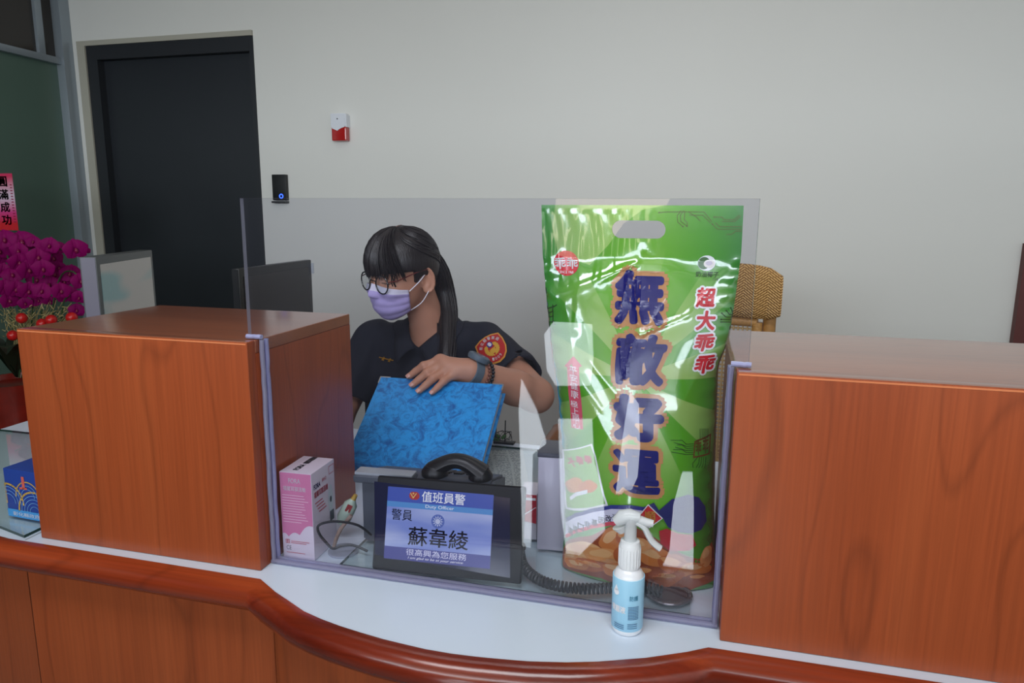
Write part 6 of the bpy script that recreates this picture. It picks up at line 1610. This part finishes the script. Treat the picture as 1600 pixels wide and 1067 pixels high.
def skin_r(az, el, R3=(0.0905, 0.0795, 0.0905), grow=0.0):
    """point on the hair ellipsoid in head axes; az from forward toward her left, el up"""
    return hd(-0.001+(R3[0]+grow)*math.cos(el)*math.cos(az), (R3[1]+grow)*math.cos(el)*math.sin(az), 0.020+(R3[2]+grow)*math.sin(el))
rnd = random.Random(4)
bm = nb()
for i in range(190):     # fringe strands fall from the parting over the forehead
    az = math.radians(rnd.uniform(-72, 60)); s0 = math.radians(rnd.uniform(58, 82)); end = math.radians(rnd.uniform(-11, -4)-(4 if abs(az) > 0.8 else 0)); g0 = rnd.uniform(0.0, 0.005)
    az0 = az*0.5
    pts = [skin_r(az0+(az-az0)*(k/7)**0.8, s0+(end-s0)*k/7, grow=g0+0.004*math.sin(PI*k/7)+(0.002 if k == 7 else 0)) for k in range(8)]
    add_tube(bm, pts, [0.0012, 0.0026, 0.003, 0.003, 0.0028, 0.0024, 0.0018, 0.0006], 6, flat=0.6)
for i in range(120):     # sides and back, combed toward the tie
    sd = 1 if i % 2 else -1; az = math.radians(rnd.uniform(50, 150))*sd; s0 = math.radians(rnd.uniform(40, 85)); end = math.radians(rnd.uniform(-22, 10)); az1 = math.radians(168)*sd
    pts = [skin_r(az+(az1-az)*(k/7)**1.3, s0+(end-s0)*k/7, grow=0.001+0.002*math.sin(PI*k/7)) for k in range(8)]
    add_tube(bm, pts, [0.0008, 0.002, 0.0022, 0.0022, 0.0022, 0.002, 0.0015, 0.0008], 5, flat=0.6)
for sd, lo_ in ((1, -44), (-1, -44)):   # thin locks hanging before the ears, reaching the mask
    for i in range(9):
        az = math.radians(rnd.uniform(30, 44))*sd; end = math.radians(rnd.uniform(lo_-8, lo_+14))
        pts = [skin_r(az+0.04*math.sin(k), math.radians(20)+(end-math.radians(20))*k/8, grow=0.001+0.004*math.sin(PI*k/8)) for k in range(9)]
        add_tube(bm, pts, 0.00075, 5)
fin(bm, 'hair_strands', M_hair, per)['kind'] = 'stuff'
part_ = [skin_r(math.radians(14), math.radians(a), grow=0.0022) for a in range(50, 96, 5)]
tube('hair_parting', part_, [0.0006]+[0.0014]*(len(part_)-2)+[0.0006], mat('scalp', (120, 92, 84), rough=0.6), per, n=6)
# ponytail over the left shoulder
tie = hd(-0.090, 0.004, 0.016)
PT_ = [tie, at(688, 425, y=0.885), at(694, 455, y=0.90), at(698, 485, y=0.885), at(698, 520, y=0.845), at(697, 560, y=0.80), at(694, 600, y=0.775)]
bm = nb(); path = smooth_path(PT_, 6); rr_ = [0.014+0.012*math.sin(PI*min(1, k/len(path)*0.9+0.08)) for k in range(len(path))]
rr_[-6:] = [0.020, 0.018, 0.015, 0.011, 0.007, 0.003]
add_tube(bm, path, rr_, 16)
for i in range(60):
    a = rnd.uniform(0, 2*PI); q = rnd.uniform(0.75, 1.08); pts = []
    for k in range(0, len(path), 3):
        p = path[k]; d = (path[min(k+1, len(path)-1)]-path[max(0, k-1)]).normalized(); x_ = d.orthogonal().normalized(); y_ = d.cross(x_); pts.append(p+(x_*math.cos(a)+y_*math.sin(a))*rr_[k]*q)
    add_tube(bm, pts, 0.0014, 5)
fin(bm, 'ponytail', M_hair, per)
tube('hair_tie', [tie+(HL_*math.cos(a)+HU*math.sin(a))*0.0155 for a in [2*PI*k/14 for k in range(14)]], 0.0035, M_black, per, closed=True)
bm = nb()
for sd in (1, -1):
    pts = [hd(0.0835, 0.018*sd, 0.013), hd(0.083, 0.030*sd, 0.018), hd(0.076, 0.044*sd, 0.014)]; add_tube(bm, pts, [0.0016, 0.002, 0.001], 6)
fin(bm, 'eyebrows', M_hair, per)
bm = nb()
for sd in (1, -1):
    pts = []
    for k in range(9):
        l_ = 0.018+0.026*k/8; o3 = hd(0.14, l_*sd, -0.0075-0.002*math.sin(PI*k/8)); h_ = bvh.ray_cast(o3, -HF); 
        if h_[0] is not None: pts.append(h_[0]+HF*0.0004)
    if len(pts) > 2: add_tube(bm, pts, 0.0009, 6)
fin(bm, 'eyelashes', M_black, per)

# ---------------------------------------------------------------- lilac mask with pleats and ear loops
M_mask = mat('mask_lilac', (178, 164, 220), rough=0.75, noise=0.04, nscale=200); M_mask2 = mat('mask_white_edge', (214, 210, 232), rough=0.75)
c0 = (0.0, 0.0, -0.048)
def mk(az, t, off=0.005):
    top = math.radians(24-10*abs(math.sin(az))); bot = math.radians(-45+8*abs(math.sin(az))); el = top+(bot-top)*t
    d = HF*(math.cos(az)*math.cos(el))+HL_*(math.sin(az)*math.cos(el))+HU*math.sin(el)
    o_ = hd(*c0)+d*0.2; h_ = bvh.ray_cast(o_, -d)
    r = (h_[0]-hd(*c0)).length if h_[0] is not None else 0.08
    r = max(r, 0.050)
    # bridge over nose hollows
    r2 = 0.088*math.cos(az*0.78)*(1-0.10*(2*t-1)**2)+0.002
    r = max(r, min(r2, r+0.016))
    pl = 0.0022*math.sin(PI*((t*4.0) % 1.0))*(0.12 < t < 0.92)
    return hd(*c0)+d*(r+off+pl)
bm = nb(); g = []; A_ = 26; T_ = 36
for i in range(A_+1):
    az = math.radians(-60+120*i/A_); g.append([bm.verts.new(mk(az, j/T_)) for j in range(T_+1)])
for i in range(A_):
    for j in range(T_):
        f = bm.faces.new((g[i][j], g[i+1][j], g[i+1][j+1], g[i][j+1])); f.material_index = 1 if j < 5 else 0
for _ in range(2): bmesh.ops.smooth_vert(bm, verts=bm.verts[:], factor=0.35, use_axis_x=True, use_axis_y=True, use_axis_z=True)
mko = fin(bm, 'face_mask', [M_mask, M_mask2], per); md = mko.modifiers.new('s', 'SOLIDIFY'); md.thickness = 0.0012
M_loop = mat('ear_loop', (232, 228, 238), rough=0.7)
for sd in (1, -1):
    et = hd(-0.014, 0.074*sd, 0.010); eb_ = hd(-0.010, 0.073*sd, -0.040)
    tp = mk(math.radians(60)*sd, 0.05, 0.006); bt_ = mk(math.radians(60)*sd, 0.93, 0.006)
    md1 = (tp+et)/2+HL_*sd*0.006; md2 = (bt_+eb_)/2+HL_*sd*0.008-HU*0.004
    tube('ear_loop', smooth_path([tp, md1, et+HL_*sd*0.002], 6), 0.0013, M_loop, mko, n=6); tube('ear_loop', smooth_path([bt_, md2, eb_+HL_*sd*0.004], 6), 0.0013, M_loop, mko, n=6)

# ---------------------------------------------------------------- round glasses
gl = None
M_fr = mat('frame_black', (18, 18, 22), rough=0.25, coat=0.4); M_lens = clear('spectacle_lens', (0.93, 0.95, 0.95), haze=0.03)
GF = 0.094; GU = -0.007
def gpt(f, l, u): return hd(f, l, u)
tl_ = 0.16
for sd in (1, -1):
    c = gpt(GF-0.003, 0.034*sd, GU); lx = (HL_-HF*0.10*sd).normalized(); ly = (HU-HF*0.08).normalized()
    ring = [c+(lx*math.cos(2*PI*k/36)+ly*math.sin(2*PI*k/36))*0.0215 for k in range(36)]
    fr0 = tube('spectacle_rim', ring, 0.0017, M_fr, per, closed=True)
    bm = nb(); fs_ = [bm.verts.new(q) for q in [c+(lx*math.cos(2*PI*k/36)+ly*math.sin(2*PI*k/36))*0.0209 for k in range(36)]]; bm.faces.new(fs_)
    fin(bm, 'lens', M_lens, per, smooth=False)
    hin = c+lx*0.0215*sd+ly*0.008
    tube('temple_arm', [hin, hin-HF*0.02+HL_*sd*0.010, gpt(0.02, 0.077*sd, 0.012), gpt(-0.014, 0.080*sd, 0.014), gpt(-0.024, 0.079*sd, -0.004)], 0.0014, mat('temple_red', (92, 30, 30), rough=0.3), per, n=6)
tube('nose_bridge', smooth_path([gpt(GF-0.003, 0.0125, GU+0.004), gpt(GF+0.002, 0, GU+0.008), gpt(GF-0.003, -0.0125, GU+0.004)], 5), 0.0013, M_fr, per)

# ---------------------------------------------------------------- watch and bead bracelets on the left wrist
fa = (ELL-WRL).normalized(); x_ = (back_n-fa*back_n.dot(fa)).normalized(); y_ = fa.cross(x_)
M_wat = mat('watch_grey', (92, 106, 118), rough=0.5); 
wc = WRL+fa*0.004
def wring(c, rad, m, name, par, w_, th):
    bm = nb(); rings = []
    for k in range(36):
        a = 2*PI*k/36; d = x_*math.cos(a)+y_*math.sin(a); rings.append([bm.verts.new(c+d*(rad+dr0)+fa*w0) for dr0, w0 in ((0, -w_), (th, -w_*0.9), (th, w_*0.9), (0, w_))])
    for k in range(36):
        A, B = rings[k], rings[(k+1) % 36]
        for j in range(4): bm.faces.new((A[j], B[j], B[(j+1) % 4], A[(j+1) % 4]))
    return fin(bm, name, m, par)
ws = wring(wc, 0.0268, M_wat, 'watch_strap', per, 0.0105, 0.0025)
wn = (x_*0.80+y_*(-0.6 if (y_.z < 0) else 0.6)).normalized()
best = max([x_*math.cos(a)+y_*math.sin(a) for a in [2*PI*k/24 for k in range(24)]], key=lambda q: q.z*0.9-q.y*0.25)
wn = best; wx = fa.cross(wn).normalized()
MW = basis(wc+wn*0.028, fa, wx, wn)
lathe('watch_case', [(0, -0.002), (0.023, -0.002), (0.0245, 0.003), (0.0235, 0.009), (0.019, 0.0115), (0.0172, 0.0105), (0, 0.0105)], (0, 0, 0), M_wat, ws, 28, M=MW)
lathe('watch_face', [(0, 0.0106), (0.0160, 0.0106), (0.0158, 0.0110), (0, 0.0110)], (0, 0, 0), mat('watch_dial', (60, 68, 78), rough=0.15), ws, 28, M=MW)
bm = nb()
for k in range(8):
    a = 2*PI*k/8; q = Vector((0.0205*math.cos(a), 0.0205*math.sin(a), 0.004)); sph(bm, MW @ q, 0.0028, 8, 6)
fin(bm, 'watch_bumper', mat('watch_dark', (66, 76, 88), rough=0.5), ws)
for off_, m_, rb_ in ((0.022, mat('bead_brown', (126, 76, 62), rough=0.35), 0.0036), (0.032, mat('bead_black', (18, 20, 28), rough=0.25), 0.0042)):
    bm = nb()
    for k in range(26):
        a = 2*PI*k/26; sph(bm, WRL+fa*(off_+0.003*math.sin(a))+(x_*math.cos(a)+y_*math.sin(a))*(0.0305+off_*0.05), rb_, 8, 6)
    fin(bm, 'bead_bracelet', m_, per)
